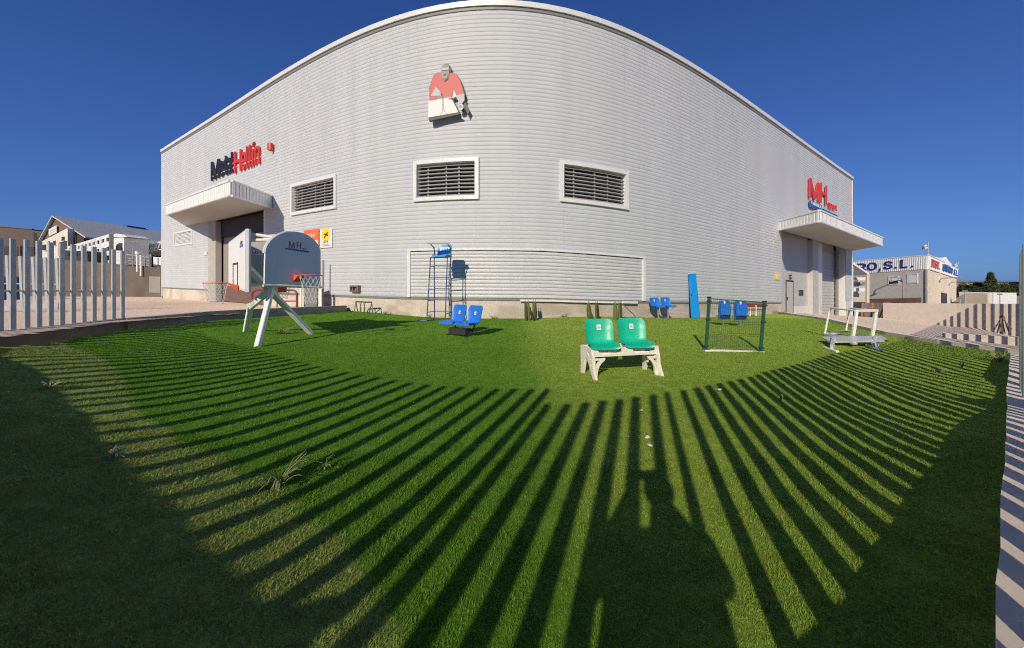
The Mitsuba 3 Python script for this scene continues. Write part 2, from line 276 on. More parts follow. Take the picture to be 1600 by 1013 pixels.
def wall_sheet(s0, s1, h0, h1, out=0.0, step=.8, rows=None, outs=None):
    ns = max(2, int(math.ceil((s1 - s0) / step)) + 1); ss = np.linspace(s0, s1, ns)
    if rows is None: rows, outs = [h0, h1], [out, out]
    S, H = np.meshgrid(ss, rows, indexing='ij'); O = np.broadcast_to(np.array(outs), S.shape)
    X, Y, sh = np.interp(S, _S, _WX), np.interp(S, _S, _WY), np.interp(S, _S, _SH)
    e = .3; dx = np.interp(S + e, _S, _WX) - np.interp(S - e, _S, _WX); dy = np.interp(S + e, _S, _WY) - np.interp(S - e, _S, _WY); L = np.hypot(dx, dy)
    v = np.stack([X + dy / L * O, Y - dx / L * O, HC + sh + H], -1).reshape(-1, 3)
    nr = len(rows); i, j = np.meshgrid(np.arange(ns - 1), np.arange(nr - 1), indexing='ij'); a = (i * nr + j).ravel()
    f = np.vstack([np.c_[a, a + nr, a + nr + 1], np.c_[a, a + nr + 1, a + 1]])
    return trimesh.Trimesh(v, f, process=False), np.c_[S.ravel(), H.ravel()]
def corrugated(s0, s1, h0, h1, pitch=.185, depth=.021):
    # broad flat ribs with rounded shoulders between narrow grooves
    prof = [(0, 0), (.07, .03), (.14, .25), (.21, .70), (.28, .95), (.36, 1), (.62, 1), (.78, 1), (.86, .93), (.92, .62), (.96, .25)]; rows, outs = [], []
    k0 = math.floor((h0 - HT) / pitch)
    for k in range(k0, math.ceil((h1 - HT) / pitch) + 1):
        for a, b in prof: rows.append(HT + (k + a) * pitch); outs.append(b * depth)
    rows, outs = np.array(rows), np.array(outs)
    keep = (rows > h0 + 1e-4) & (rows < h1 - 1e-4)
    o0, o1 = np.interp(h0, rows, outs), np.interp(h1, rows, outs)
    return wall_sheet(s0, s1, h0, h1, step=.7, rows=np.r_[h0, rows[keep], h1], outs=np.r_[o0, outs[keep], o1])
def ring_box(s0, s1, h0, h1, w, out0, out1):   # a frame of four mitre-free bars round an opening, following the wall
    ms = []
    for (a, b, c, d) in ((s0 - w, s1 + w, h1, h1 + w), (s0 - w, s1 + w, h0 - w, h0), (s0 - w, s0, h0, h1), (s1, s1 + w, h0, h1)): ms.append(wall_block(a, b, c, d, out0, out1))
    return cat(ms)
def wall_block(s0, s1, h0, h1, o0, o1, step=.8):
    ns = max(2, int(math.ceil((s1 - s0) / step)) + 1); ss = np.linspace(s0, s1, ns)
    rings = [np.array([W(s, h0, o0), W(s, h0, o1), W(s, h1, o1), W(s, h1, o0)]) for s in ss]
    m = loft(rings); n = len(m.vertices)
    f = np.vstack([m.faces, [[0, 2, 1], [0, 3, 2], [n - 4, n - 3, n - 2], [n - 4, n - 2, n - 1]]])
    return trimesh.Trimesh(m.vertices, f, process=False)
# ---------------------------------------------------------------- ground sheets
CURB = [(-8.15, 6.3), (-8.9, 8.9), (-9.03, 11.5), (-8.6, 14.6), (-8.15, 18.75), (-8.1, 21.)]
KERB = [(13.6, 9.4), (13.44, 10.47), (13.37, 11.79), (13.82, 13.82), (17.4, 20.97), (19.86, 28.24), (20.2, 29.6)]
wallline = [tuple(W(s, 0, .0)[:2]) for s in np.linspace(s_of(533), s_of(1224), 40)]
fl = [(f[0], f[1]) for f in FENCE]
turf_poly = sg.Polygon(CURB[:-1] + [(x, y + .3) for x, y in wallline] + KERB[::-1] + [(13.2, 9.3)] + [(x, y) for x, y in fl[::-1]] + [(-9.6, 5.6)]).buffer(0)
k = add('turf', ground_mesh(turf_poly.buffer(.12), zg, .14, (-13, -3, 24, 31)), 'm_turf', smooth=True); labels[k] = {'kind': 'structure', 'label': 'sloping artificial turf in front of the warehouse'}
zy = rbf([(-9.6, 9.5, .66), (-9.2, 6.9, .70), (-8.9, 11.5, .58), (-8.6, 14, .50), (-8.4, 19.4, .35), (-15.7, 24.3, .05), (-33.2, 36.4, .02), (-45, 39, .08), (-60, 39, .12), (-30, 15, .45), (-60, 15, .45), (-20, 25, .10), (-12, 21, .25), (-9.6, 21, .3), (-9.9, 5, .7), (-30, 5, .6), (-60, 5, .6)])
yard_poly = sg.Polygon([(-8.5, 22.5)] + [(x - .16, y) for x, y in CURB[:-1][::-1]] + [(-9.5, 5.5), (-120, 4), (-120, 40), (-34, 40), (-33.5, 37), (-8.5, 20.5)])
k = add('paving', ground_mesh(yard_poly, zy, .25, (-122, 3, -7, 42)), 'm_paving', smooth=True); structure(k, 'pale paved yard left of the turf')
zd = rbf([(x, y, float(zg(x, y)) + .07) for x, y in KERB] + [(21.1, 21.7, -.47), (24.4, 19, -1.08), (23.4, 20.2, -.82), (17, 12.5, -.55), (20.5, 15.5, -.8), (18, 17, -.48), (35.6, 40.2, -2.25), (29, 35, -1.5), (22.5, 30, -.95), (40, 45, -2.7), (30, 27, -1.2), (40, 30, -2), (24, 20, -.6)])
drive_poly = sg.Polygon([(x + .1, y) for x, y in KERB] + [(20, 31), (24, 36), (40, 48), (46, 48), (46, 22), (30, 16), (13.75, 9)])
k = add('driveway', ground_mesh(drive_poly, zd, .4, (13, 8, 47, 49)), 'm_drive', smooth=True); structure(k, 'concrete driveway right of the turf')
g = trimesh.Trimesh([(-1500, -1500, -3.2), (1500, -1500, -3.2), (1500, 1500, -3.2), (-1500, 1500, -3.2)], [[0, 1, 2], [0, 2, 3]], process=False)
k = add('ground', g, 'm_soil'); structure(k)

# ---------------------------------------------------------------- warehouse
WH = 'warehouse'
labels[WH] = {'label': 'big pale grey corrugated warehouse with a rounded corner and white roof edge', 'category': 'warehouse'}
SM = lambda a: s_of(a)
wins = [(273.5, 301, 3.05, 4.05), (459, 524.5, 3.88, 5.32), (653, 742.5, 3.78, 5.27), (880, 976, 3.80, 5.30)]   # px left/right of the clear opening, sill and head
doorL = (326, 414.5); gateR = (1221.5, 1321.5); roll = (638, 1007)
edges = [253, 273.5, 301, 326, 370, 414.5, 459, 524.5, 580, 638, 653, 742.5, 800, 880, 976, 1007, 1078, 1150, 1221.5, 1270, 1321.5, 1331.6]
for a, b in zip(edges, edges[1:]):
    lo = HT
    if doorL[0] <= a < doorL[1]: lo = 4.42
    if gateR[0] <= a < gateR[1]: lo = 4.55
    if roll[0] <= a < roll[1]: lo = 1.42
    iv = [(lo, 11.9)]
    for w in wins:
        if w[0] <= a < w[1]: iv = [(lo, w[2]), (w[3], 11.9)]
    parts = [corrugated(s_of(a) + .0015, s_of(b) - .0015, *i) for i in iv]
    uv, n = np.vstack([p[1] for p in parts]), cat([p[0] for p in parts])
    add(WH + '__cladding_panel', n, 'm_clad', uv=uv, smooth=True)
sA, sB = 0.0, _S[-1]
add(WH + '__roof_edge', wall_block(sA - .05, sB + .05, 12.04, HR, -.3, .12), 'm_trim', smooth=30)
add(WH + '__gutter_band', wall_block(sA, sB, 11.90, 12.04, -.1, .05), 'm_greyshade')  # dark band in place of the shadow below the roof edge
add(WH + '__corner_trim', cat([wall_block(-.04, .12, -1.6, 11.9, -.2, .06)]), 'm_trim')
add(WH + '__corner_trim', cat([wall_block(sB - .14, sB + .05, -3, 11.9, -.3, .06)]), 'm_trim')
# plinth and a dark strip standing in for the shade under the cladding
for a, b in ((253, 326), (414.5, 1221.5)):
    m, uv = wall_sheet(s_of(a), s_of(b), -2.6, HT - .1, -.05, step=.6); add(WH + '__plinth', m, 'm_plinth', uv=uv)
    add(WH + '__drip_rail', wall_block(s_of(a), s_of(b), HT - .1, HT, -.06, .0), 'm_greyshade')
# side and back walls, roof
P0, P1 = W(0, 0)[:2], W(sB, 0)[:2]
def upright(a, b, z0, z1): return trimesh.Trimesh([(*a, z0), (*b, z0), (*b, z1), (*a, z1)], [[0, 1, 2], [0, 2, 3]], process=False)
B0, B1 = (P0[0] - 8, P0[1] + 30), (P1[0] + 3, P1[1] + 30)
add(WH + '__side_wall', upright(B0, P0, -2, 13.6), 'm_trim'); add(WH + '__side_wall', upright(P1, B1, -3, 12.3), 'm_trim'); add(WH + '__back_wall', upright(B1, B0, -3, 13), 'm_trim')
rp = [W(s, HR - .25, -.2) for s in np.linspace(0, sB, 60)]
ctr = np.array([2, 50, 13.2]); rv = np.vstack([rp, [(*B1, 12.2), (*B0, 13.2)], [ctr]]); nr = len(rv) - 1
add(WH + '__roof', trimesh.Trimesh(rv, [[nr, i, (i + 1) % nr] for i in range(nr)], process=False), 'm_trim')
# windows
mat('m_pane', (.045, .05, .06), .12, spec=.6)
mat('m_louvre', speck((.36, .36, .37), .1), .5, .1)
for i, (a, b, h0, h1) in enumerate(wins):
    sa, sb = s_of(a), s_of(b); w = WH + '__window' + ('' if i == 0 else '_%03d' % i)
    fr = .10 if i == 0 else .17
    scene[w] = mikit.ply(wall_block(sa, sb, h0, h1, -.25, -.22), 'm_pane')
    add(w + '__frame', ring_box(sa, sb, h0, h1, fr, -.22, .13 if i else .08), 'm_white')
    nl = 9
    for j in range(nl):
        hh = h0 + (j + .5) * (h1 - h0) / nl
        ss = np.linspace(sa, sb, 4)
        if i == 0: rings = [np.array([W(s, hh - .05, -.02), W(s, hh + .055, -.08), W(s, hh + .06, -.07), W(s, hh - .045, 0)]) for s in ss]
        else: rings = [np.array([W(s, hh - .050, -.02), W(s, hh + .018, -.10), W(s, hh + .030, -.10), W(s, hh - .036, -.01)]) for s in ss]
        add(w + '__louvre', loft(rings), 'm_louvre' if i else 'm_trim')
    if i:
        for t in (.17, .5, .72): add(w + '__mullion', wall_block(sa + t * (sb - sa) - .03, sa + t * (sb - sa) + .03, h0, h1, -.16, -.11), 'm_louvre')
# roller door on the rounded corner
mat('m_roller', speck((.53, .555, .58), .10, .6, 6), .5); RD = WH + '__roller_door'; sa, sb = s_of(roll[0]), s_of(roll[1])
scene[RD] = mikit.ply(cat([wall_block(sa - .02, sa + .15, HT, 1.38, -.1, .07), wall_block(sb - .15, sb + .02, HT, 1.38, -.1, .07), wall_block(sa - .02, sb + .02, 1.38, 1.46, -.1, .09)]), 'm_white')
nsl = 13
for j in range(nsl):
    h0 = HT + j * (1.36 - HT) / nsl; hp = (1.36 - HT) / nsl
    prof = [(0, -.055), (.06, -.055), (.12, -.012), (.5, 0), (.93, -.02), (.99, -.055)]
    m, _ = wall_sheet(sa + .15, sb - .15, h0, h0 + hp, rows=[h0 + p[0] * hp for p in prof], outs=[p[1] + .01 for p in prof], step=.6)
    add(RD + '__slat', m, 'm_roller')
# canopies: box shelves with a ribbed fascia
def canopy(first, a, c, wallA, wallE):
    # a, c: outer corners; wallA, wallE: the points on the wall; each (x, y, underside, top)
    def q(p, z): return np.array([p[0], p[1], z])
    k = key(WH + '__canopy')
    pl = [a, c, wallE, wallA]
    top = [q(p[:2], p[3] - .06) for p in pl]; bot = [q(p[:2], p[2] + .03) for p in pl]
    v = np.array(bot + top); f = [[0, 2, 1], [0, 3, 2], [4, 5, 6], [4, 6, 7]]
    for i in range(4): j = (i + 1) % 4; f += [[i, j, 4 + j], [i, 4 + j, 4 + i]]
    scene[k] = mikit.ply(trimesh.Trimesh(v, f, process=False), 'm_soffit')
    for (p, r) in ((a, c), (c, wallE)) if first else ((wallA, a), (a, c)):
        L = math.hypot(r[0] - p[0], r[1] - p[1]); d = np.array([r[0] - p[0], r[1] - p[1]]) / L; nrm = np.array([d[1], -d[0]]); n = int(L / .28)
        pts = []
        for i in range(n):
            for t, o in ((0, .0), (.12, .0), (.2, .035), (.88, .035)): pts.append(((i + t) / n, o))
        pts.append((1, 0))
        A = [q(np.array(p[:2]) + d * L * t + nrm * (.02 + o), p[2] + (r[2] - p[2]) * t + .03) for t, o in pts]
        B = [q(np.array(p[:2]) + d * L * t + nrm * (.02 + o), p[3] + (r[3] - p[3]) * t - .08) for t, o in pts]
        add(k + '__fascia', quadstrip(A, B), 'm_trim')
        for lvl in (3, 2):
            z0 = q(np.array(p[:2]) + nrm * .04, p[lvl] - (.04 if lvl == 3 else -.0)); z1 = q(np.array(r[:2]) + nrm * .04, r[lvl] - (.04 if lvl == 3 else -.0))
            add(k + '__edge_trim', bar(z0, z1, .12, .09), 'm_white' if lvl == 3 else 'm_trim')
mat('m_soffit', speck((.50, .47, .44), .1, 1, 8), .8)
def cpt(px, yt, Y, yb): p = at(px, yt, Y); return (p[0], p[1], at(px, yb, Y)[2], p[2])
def wpt(px, h0, h1, out=-.02): p = W(s_of(px), 0, out); return (p[0], p[1], p[2] + h0, p[2] + h1)
def canq(pxs, Y, h): return at(pxs, 0, Y)[:2]
canopy(True, cpt(260, 320, 26.3, 336), cpt(360.5, 281.5, 19.7, 306), wpt(290, 4.5, 5.2), wpt(425, 4.42, 5.17))
canopy(False, cpt(1280, 328, 24.2, 346.5), cpt(1378, 371, 35.0, 384.5), wpt(1217.5, 4.55, 5.25), wpt(1331.6, 4.5, 5.25))
# ---------------------------------------------------------------- the fence that throws the striped shadow
mat('m_slat2', speck((.33, .355, .37), .2, 4, 50), .4, .5)
def slat_mesh(x, y, z0, z1, ang, w=.088, d=.05):
    return box(w, d, z1 - z0, M=frame(((x), (y), (z0 + z1) / 2), (math.cos(ang), math.sin(ang), 0)), bev=.006)
FN = 'boundary_fence'
labels[FN] = {'label': 'long fence of galvanised slats on a pale coped wall along the near turf edge', 'category': 'fence'}
ext = []
x0, y0 = FENCE[-1][:2]
for i in range(1, 58):
    y = y0 + .25 * i; ext.append((1.325 * y, y, -.42 - .013 * i, 1.70 - .003 * i))
FALL = FENCE + ext
fp = np.array(FALL); fxy = fp[:, :2]
tan = np.gradient(fxy, axis=0); tan /= np.linalg.norm(tan, axis=1, keepdims=True); nrm = np.c_[-tan[:, 1], tan[:, 0]]   # left of travel = towards the turf
zw = np.convolve(np.r_[fp[:1, 2], fp[:, 2], fp[-1:, 2]], np.ones(3) / 3, 'valid')
def wallrings(inn, outw, ztop, zbot):
    r = []
    for i in range(len(fxy)):
        a = fxy[i] + nrm[i] * inn[i]; b = fxy[i] - nrm[i] * outw
        r.append([(a[0], a[1], zbot[i]), (a[0], a[1], ztop[i]), (b[0], b[1], ztop[i]), (b[0], b[1], zbot[i])])
    return loft(r)
zgr = np.array([float(zg(x, y)) for x, y in fxy]) - .6
# inner edge of the coping as seen along the right side
inn = np.full(len(fxy), .004)
for i, (x, y, _, _) in enumerate(FALL):
    if y > .35 and x > .5:
        D = HC - zw[i]; u = np.interp(F * D / max(y, .5), [105, 182, 303, 429, 573], [779, 772, 764, 755, 741])
        inn[i] = abs(x - u / F * y) * .52 + .02
inn = np.convolve(np.r_[[inn[0]] * 3, inn, [inn[-1]] * 3], np.ones(7) / 7, 'valid')
zw = zw - np.where(fp[:, 0] > 1.2, inn * .62, 0)
scene[FN] = mikit.ply(wallrings(inn, .12, zw, zgr), 'm_cope')
for i in range(len(FALL)):
    a = math.atan2(tan[i][1], tan[i][0]); pw = abs(tan[i][0] * .949 - tan[i][1] * .316); sw = min(.135, .098 / max(pw, .3))
    add(FN + '__slat', slat_mesh(FALL[i][0], FALL[i][1], zw[i] - .02, FALL[i][3], a, sw), 'm_slat2')
for lv in (1,):
    add(FN + '__rail', tube([(fxy[i][0] - nrm[i][0] * .05, fxy[i][1] - nrm[i][1] * .05, zw[i] + .02) for i in range(len(FALL))], .018, 6), 'm_slat2')
# taller block on the wall, whose shadow steps out on the right
def caster(px, py, k):                     # where the sun ray through a shadow point crosses the fence, and its height there
    p = gp(px, py); q_ = p[0] - p[1] / 3; qs = fp[:, 0] - fp[:, 1] / 3; i = int(np.argmin(np.abs(qs - q_))); t = p[1] - fp[i, 1]
    return np.array([p[0] - t / 3, p[1] - t, p[2] + t * .5])
ca, cb = caster(1487, 621, 0), caster(1552, 631, 0); zb_ = min(ca[2], cb[2])
add(FN + '__block', trimesh.convex.convex_hull(np.array([(c[0] + o, c[1] - .3 * o, z) for c, zt2 in ((ca, ca[2]), (cb, cb[2])) for o in (.0, .35) for z in (zb_ - 1, zt2)])), 'm_cope')
# left fence on its wall, and the kerb that carries on to the warehouse
LF = 'yard_fence'
labels[LF] = {'label': 'row of galvanised upright slats at the left edge on a low shaded wall', 'category': 'fence'}
lw = [at(-40, 521, 6.75), at(0, 518, 6.98), at(100, 508, 8.05), at(197, 497, 9.5)]
def rail_poly(pts, off, w, top, bot):
    p = np.array(pts, float)[:, :2]; t = np.gradient(p, axis=0); t /= np.linalg.norm(t, axis=1, keepdims=True); n = np.c_[t[:, 1], -t[:, 0]]
    r = [[(*(p[i] + n[i] * off), bot[i]), (*(p[i] + n[i] * off), top[i]), (*(p[i] + n[i] * (off - w)), top[i]), (*(p[i] + n[i] * (off - w)), bot[i])] for i in range(len(p))]
    m = loft(r); e = len(p) * 4 - 4
    return trimesh.Trimesh(m.vertices, np.vstack([m.faces, [[0, 1, 2], [0, 2, 3], [e, e + 2, e + 1], [e, e + 3, e + 2]]]), process=False)
wtop = [HC - (521 - HZ) / F * 6.75 + .0] + [p[2] for p in lw[1:]]
lw2 = [at(-308, 522, 5.3)] + lw
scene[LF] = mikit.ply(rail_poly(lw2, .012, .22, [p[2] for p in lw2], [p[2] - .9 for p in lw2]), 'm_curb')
_sx = [2, 21.8, 43.8, 62.5, 81, 98.8, 116, 132.7, 148.6, 164, 179, 193]; _st = np.interp(_sx, [2, 44, 99, 149, 193], [371, 374.6, 380.8, 385.5, 391.7])
rl = []
for x, yt in zip(_sx, _st):
    Y = float(np.interp(x, [-40, 0, 100, 197], [6.75, 6.98, 8.05, 9.5])); p = at(x, yt, Y); b = float(np.interp(x, [-40, 0, 100, 197], [q[2] for q in lw]))
    add(LF + '__slat', slat_mesh(p[0] - .035, p[1] + .01, b - .02, p[2], 1.30, .078, .05), 'm_galv'); rl.append((p[0] - .075, p[1] + .03, at(x, 454.5, Y)[2]))
for t in (.12, .32, .52, .72, .92):
    p = lw2[0] + (lw2[1] - lw2[0]) * t; add(LF + '__slat', slat_mesh(p[0] - .035, p[1], p[2] - .02, 2.42, 1.30, .078, .05), 'm_galv')
add(LF + '__rail', tube([lw2[0] + (-.07, 0, .7)] + rl, .022, 6), 'm_galv')
# kerb wall between turf and yard
cpx = [(197, 497.5, 9.45), (260, 492.5, 10.5), (330, 486.5, 11.9), (400, 483, 13.4), (450, 481, 15.0), (540, 477.5, 18.6)]
cp = [at(*p) for p in cpx]
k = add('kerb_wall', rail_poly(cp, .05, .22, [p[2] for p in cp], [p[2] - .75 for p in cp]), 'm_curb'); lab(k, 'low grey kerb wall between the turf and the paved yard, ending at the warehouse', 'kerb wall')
# kerb along the driveway
kz = [float(zg(x, y)) for x, y in KERB]
k = add('kerb', rail_poly(KERB, .0, .28, [z + .13 for z in kz], [z - .4 for z in kz]), 'm_kerb'); lab(k, 'pale concrete kerb along the right edge of the turf', 'kerb')
# right boundary wall
BW = [(28.5, 16.5), (24.4, 19.0), (23.4, 20.2), (21.1, 21.7), (30, 30.5), (41, 46.0)]
bt = [at((BW[i][0] / BW[i][1]) * F + 800, y, BW[i][1])[2] for i, y in enumerate((475.5, 475, 474.5, 473.6, 473.4, 473.2))]
m = rail_poly(BW, .1, .2, bt, [-1.8, -1.8, -1.6, -1.2, -2.2, -3.4])
k = add('boundary_wall', m, 'm_bwall'); lab(k, 'plain pinkish grey boundary wall across the driveway on the right', 'wall')
ld = [at(1472.7, 520.7, 13.6), at(1530, 523.5, 13.0), at(1590, 527, 12.4)]
k = add('low_ledge', rail_poly(ld, 0, .3, [p[2] for p in ld], [p[2] - .7 for p in ld]), 'm_kerb'); lab(k, 'low pale concrete ledge in front of the boundary wall at the far right', 'ledge')
# ---------------------------------------------------------------- left doorway and right gateway of the warehouse
sa, sb = s_of(doorL[0]), s_of(doorL[1])
D0, D1 = W(sa, 0), W(sb, 0)
nin = -np.array([W(sa, 0, 1)[0] - D0[0], W(sa, 0, 1)[1] - D0[1]]); nin = unit(nin)
def P2(s, deep, z): p = W(s, 0); return np.array([p[0] + nin[0] * deep, p[1] + nin[1] * deep, z])
zf0, zt0 = -.1, D0[2] - 0 + 4.5
DW = WH + '__loading_bay'
s1 = s_of(339)
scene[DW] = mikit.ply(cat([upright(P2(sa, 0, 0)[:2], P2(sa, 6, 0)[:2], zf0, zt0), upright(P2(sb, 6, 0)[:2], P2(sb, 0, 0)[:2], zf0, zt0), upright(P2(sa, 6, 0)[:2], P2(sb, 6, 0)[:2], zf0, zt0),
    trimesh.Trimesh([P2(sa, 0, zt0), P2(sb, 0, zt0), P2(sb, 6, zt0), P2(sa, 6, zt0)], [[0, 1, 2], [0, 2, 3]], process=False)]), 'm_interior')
mat('m_jambshade', speck((.40, .39, .37), .1, 1, 9), .6)
add(DW + '__jamb', wall_block(sa, s_of(337.5), -1.62, 4.4, -.35, .03), 'm_jambshade')  # this jamb is coloured grey for the shade on it
add(DW + '__jamb', wall_block(s_of(412.8), sb + .1, -1.6, 4.4, -.35, .03), 'm_trim')
add(DW + '__shutter_box', wall_block(s_of(337.6), s_of(412.7), 3.2, 4.4, -.5, -.3), 'm_dark')  # dark block painted as the shade at the top of the bay
mat('m_shut', speck((.26, .25, .235), .1, 1, 9), .7); mat('m_maroon', speck((.16, .10, .09), .1, 1, 9), .7)
for i, t in enumerate((0, .25, .5, .75)):
    a, b = s_of(337.6), s_of(412.7)
    add(DW + '__shutter_leaf', wall_block(a + (b - a) * t + .02, a + (b - a) * (t + .25) - .02, -.2, 3.18, -.52, -.46), 'm_shut')
add(DW + '__lower_leaf', wall_block(s_of(337.6), s_of(412.7), -1.6, -.24, -.52, -.44), 'm_maroon')
# right gateway: gate leaf with a man door, pier and ribbed side wall
GW = WH + '__gateway'
g0, g1, g2, g3, g4 = s_of(1221.5), s_of(1270), s_of(1279), s_of(1288), s_of(1321.5)
mat('m_gate', speck((.50, .50, .50), .08, 1, 10), .5, .1)
scene[GW] = mikit.ply(wall_block(g0, g1, -3.2, 4.95, -.42, -.35), 'm_gate')
mat('m_doorline', (.06, .06, .065), .6)
dA, dB = s_of(1236.5), s_of(1246.5)
hA, hB = h_at(1241, 440.5), h_at(1241, 490.5)
dr_ = GW + '__door'
scene[dr_] = mikit.ply(wall_block(dA, dB, hB + .03, hA, -.36, -.325), 'm_gate')
add(dr_ + '__frame', cat([wall_block(dA - .12, dA - .002, hB, hA, -.36, -.31), wall_block(dB + .002, dB + .12, hB, hA, -.36, -.31), wall_block(dA - .12, dB + .12, hA + .002, hA + .14, -.36, -.31)]), 'm_doorline')
add(dr_ + '__handle', wall_block(dA + .08, dA + .16, hB + 1.05, hB + 1.3, -.325, -.26), 'm_doorline')
def small_window(px0, px1, y0, y1):
    xm = (px0 + px1) / 2; a, b, t, c = s_of(px0), s_of(px1), h_at(xm, y0), h_at(xm, y1)
    w = key(GW + '__window'); scene[w] = mikit.ply(wall_block(a, b, c, t, -.36, -.33), 'm_pane')
    add(w + '__frame', cat([wall_block(a - .08, a, c, t, -.36, -.29), wall_block(b, b + .08, c, t, -.36, -.29), wall_block(a - .08, b + .08, t, t + .08, -.36, -.29), wall_block(a - .08, b + .08, c - .08, c, -.36, -.29)]), 'm_doorline')
small_window(1256.5, 1261.5, 455, 460.5); small_window(1222.6, 1225.2, 452, 459)
for yy in (429, 433.5): add(GW + '__lamp', wall_block(s_of(1240.5), s_of(1242.8), h_at(1241, yy + 2), h_at(1241, yy), -.36, -.22), 'm_doorline')
add(GW + '__base_panel', wall_block(s_of(1248.5), s_of(1269), h_at(1258, 490), h_at(1258, 479), -.36, -.33), 'm_trim')
add(GW + '__pier', wall_block(g1 + .01, g2, -3.4, 4.55, -1.6, .0), 'm_gate')
add(GW + '__pier', wall_block(g2, g3, -3.4, 4.9, -1.6, -.15), 'm_trim')
n = 26
for j in range(n):
    z0, z1 = -3.1 + j * 7.6 / n, -3.1 + (j + .9) * 7.6 / n
    add(GW + '__side_slat', wall_block(g3 + .02, g4, z0, z1, -.95, -.90 + .02 * (j % 2)), 'm_gate')
scene[GW + '__side_backing'] = mikit.ply(wall_block(g3 + .02, g4, -3.2, 4.95, -1.05, -.96), 'm_trim')
add(GW + '__downpipe', tube([W(s_of(1319.5), -3, -.6), W(s_of(1319.5), 4.4, -.6)], .14, 8), 'm_greyshade')
add(GW + '__corner_column', wall_block(s_of(1321.8), sB - .15, -3.3, 4.95, -.8, -.01), 'm_trim')

# ---------------------------------------------------------------- signs on the warehouse
mat('m_black', (.025, .025, .027), .4); mat('m_red', (.62, .045, .03), .4); mat('m_redside', (.45, .04, .03), .5)
mat('m_blue', (.02, .10, .36), .4); mat('m_lblue', (.03, .17, .55), .4)
mat('m_paper', (.68, .69, .69), .5); mat('m_orange', (.72, .16, .06), .5); mat('m_yellow', (.80, .62, .03), .5)
s0, s1 = s_of(333), s_of(409.5); L = s1 - s0
hb, ht_ = 7.30, 8.75
SG = 'letter_sign'
words = [('M', 0, .20, 'm_black', .97), ('e', .205, .30, 'm_black', .78), ('t', .305, .375, 'm_black', .95), ('a', .375, .455, 'm_black', .78), ('l', .455, .495, 'm_black', 1.0), ('-', .485, .555, 'm_red', .5),
         ('H', .525, .665, 'm_red', 1.0), ('e', .66, .755, 'm_red', .80), ('l', .755, .795, 'm_red', 1.0), ('l', .81, .85, 'm_red', 1.0), ('í', .865, .905, 'm_red', 1.0), ('n', .915, 1.0, 'm_red', .80)]
for ch, a, b, m, hh in words:
    t = meshkit.text_mesh(ch, 1.0, .10, False); lo, hi = t.bounds
    if ch == '-': sy, y0 = .12 / (hi[1] - lo[1]), .64
    else: sy, y0 = (ht_ - hb) * hh * (1.0 if ch != 'í' else 1.06) / (hi[1] - min(lo[1], 0)), 0
    t.apply_translation((-lo[0], -lo[1], 0)); t.apply_scale(((b - a) * L * .93 / (hi[0] - lo[0]), sy, 1)); t.apply_translation((0, y0, 0))
    t.apply_transform(Wframe(s0 + a * L, hb + (.16 if ch in 'Metal' and m == 'm_black' else .05), .06)); add(SG + '__letter', t, m)
add(SG + '__mounting_rail', wall_block(s0, s1, hb + .45, hb + .51, .03, .09), 'm_trim')
lab(SG, 'company name in raised black and red letters above the left canopy', 'sign')
k = add('alarm_box', cat([box(.24, .50, .26, M=Wframe(s_of(428.5), (h_at(428, 225) + h_at(428, 238)) / 2, .2), bev=.06)]), 'm_red'); lab(k, 'small red siren box on the wall right of the black and red letters', 'siren')
add(k + '__face', box(.14, .4, .02, M=Wframe(s_of(428.2), (h_at(428, 225) + h_at(428, 238)) / 2, .34)), 'm_redside')
SG = 'letter_sign_001'
M0 = 31.0
def wtext(s, px0, px1, y0, y1, m, parent, d=.09, out=.12, bold=True, hshift=0):
    xm = (px0 + px1) / 2; a, b = s_of(px0), s_of(px1); t = meshkit.text_mesh(s, 1.0, d, bold); lo, hi = t.bounds
    h0, h1 = h_at(xm, y1), h_at(xm, y0)
    t.apply_translation((-lo[0], -lo[1], 0)); t.apply_scale(((b - a) / (hi[0] - lo[0]), (h1 - h0) / (hi[1] - lo[1]), 1)); t.apply_transform(Wframe(a, h0, out)); return add(parent, t, m)
wtext('M', 1260.5, 1276.5, 283, 312.5, 'm_red', SG + '__letter', bold=False); wtext('H', 1277.8, 1288, 288.5, 319, 'm_red', SG + '__letter', bold=False)
wtext('sport', 1290.5, 1304, 318.5, 329.5, 'm_red', SG + '__small_lettering', d=.08, bold=False)
a, b = s_of(1260), s_of(1279); h0, h1 = h_at(1266, 325.5), h_at(1266, 316)
pl = sg.box(.25, 0, b - a, h1 - h0).union(sg.Point(.45, (h1 - h0) / 2).buffer((h1 - h0) / 2))
add(SG + '__blue_bar', prism(pl, .14, Wframe(a, h0, .1)), 'm_blue')
add(SG + '__blue_line', wall_block(b, s_of(1304.5), h1 - .36, h1 - .2, .1, .2), 'm_blue')
wtext('FABRICA', 1262.5, 1278, 318.8, 323.5, 'm_paper', SG + '__white_lettering', .02, .245)
lab(SG, 'red MH lettering with a small blue bar above the right canopy', 'sign')
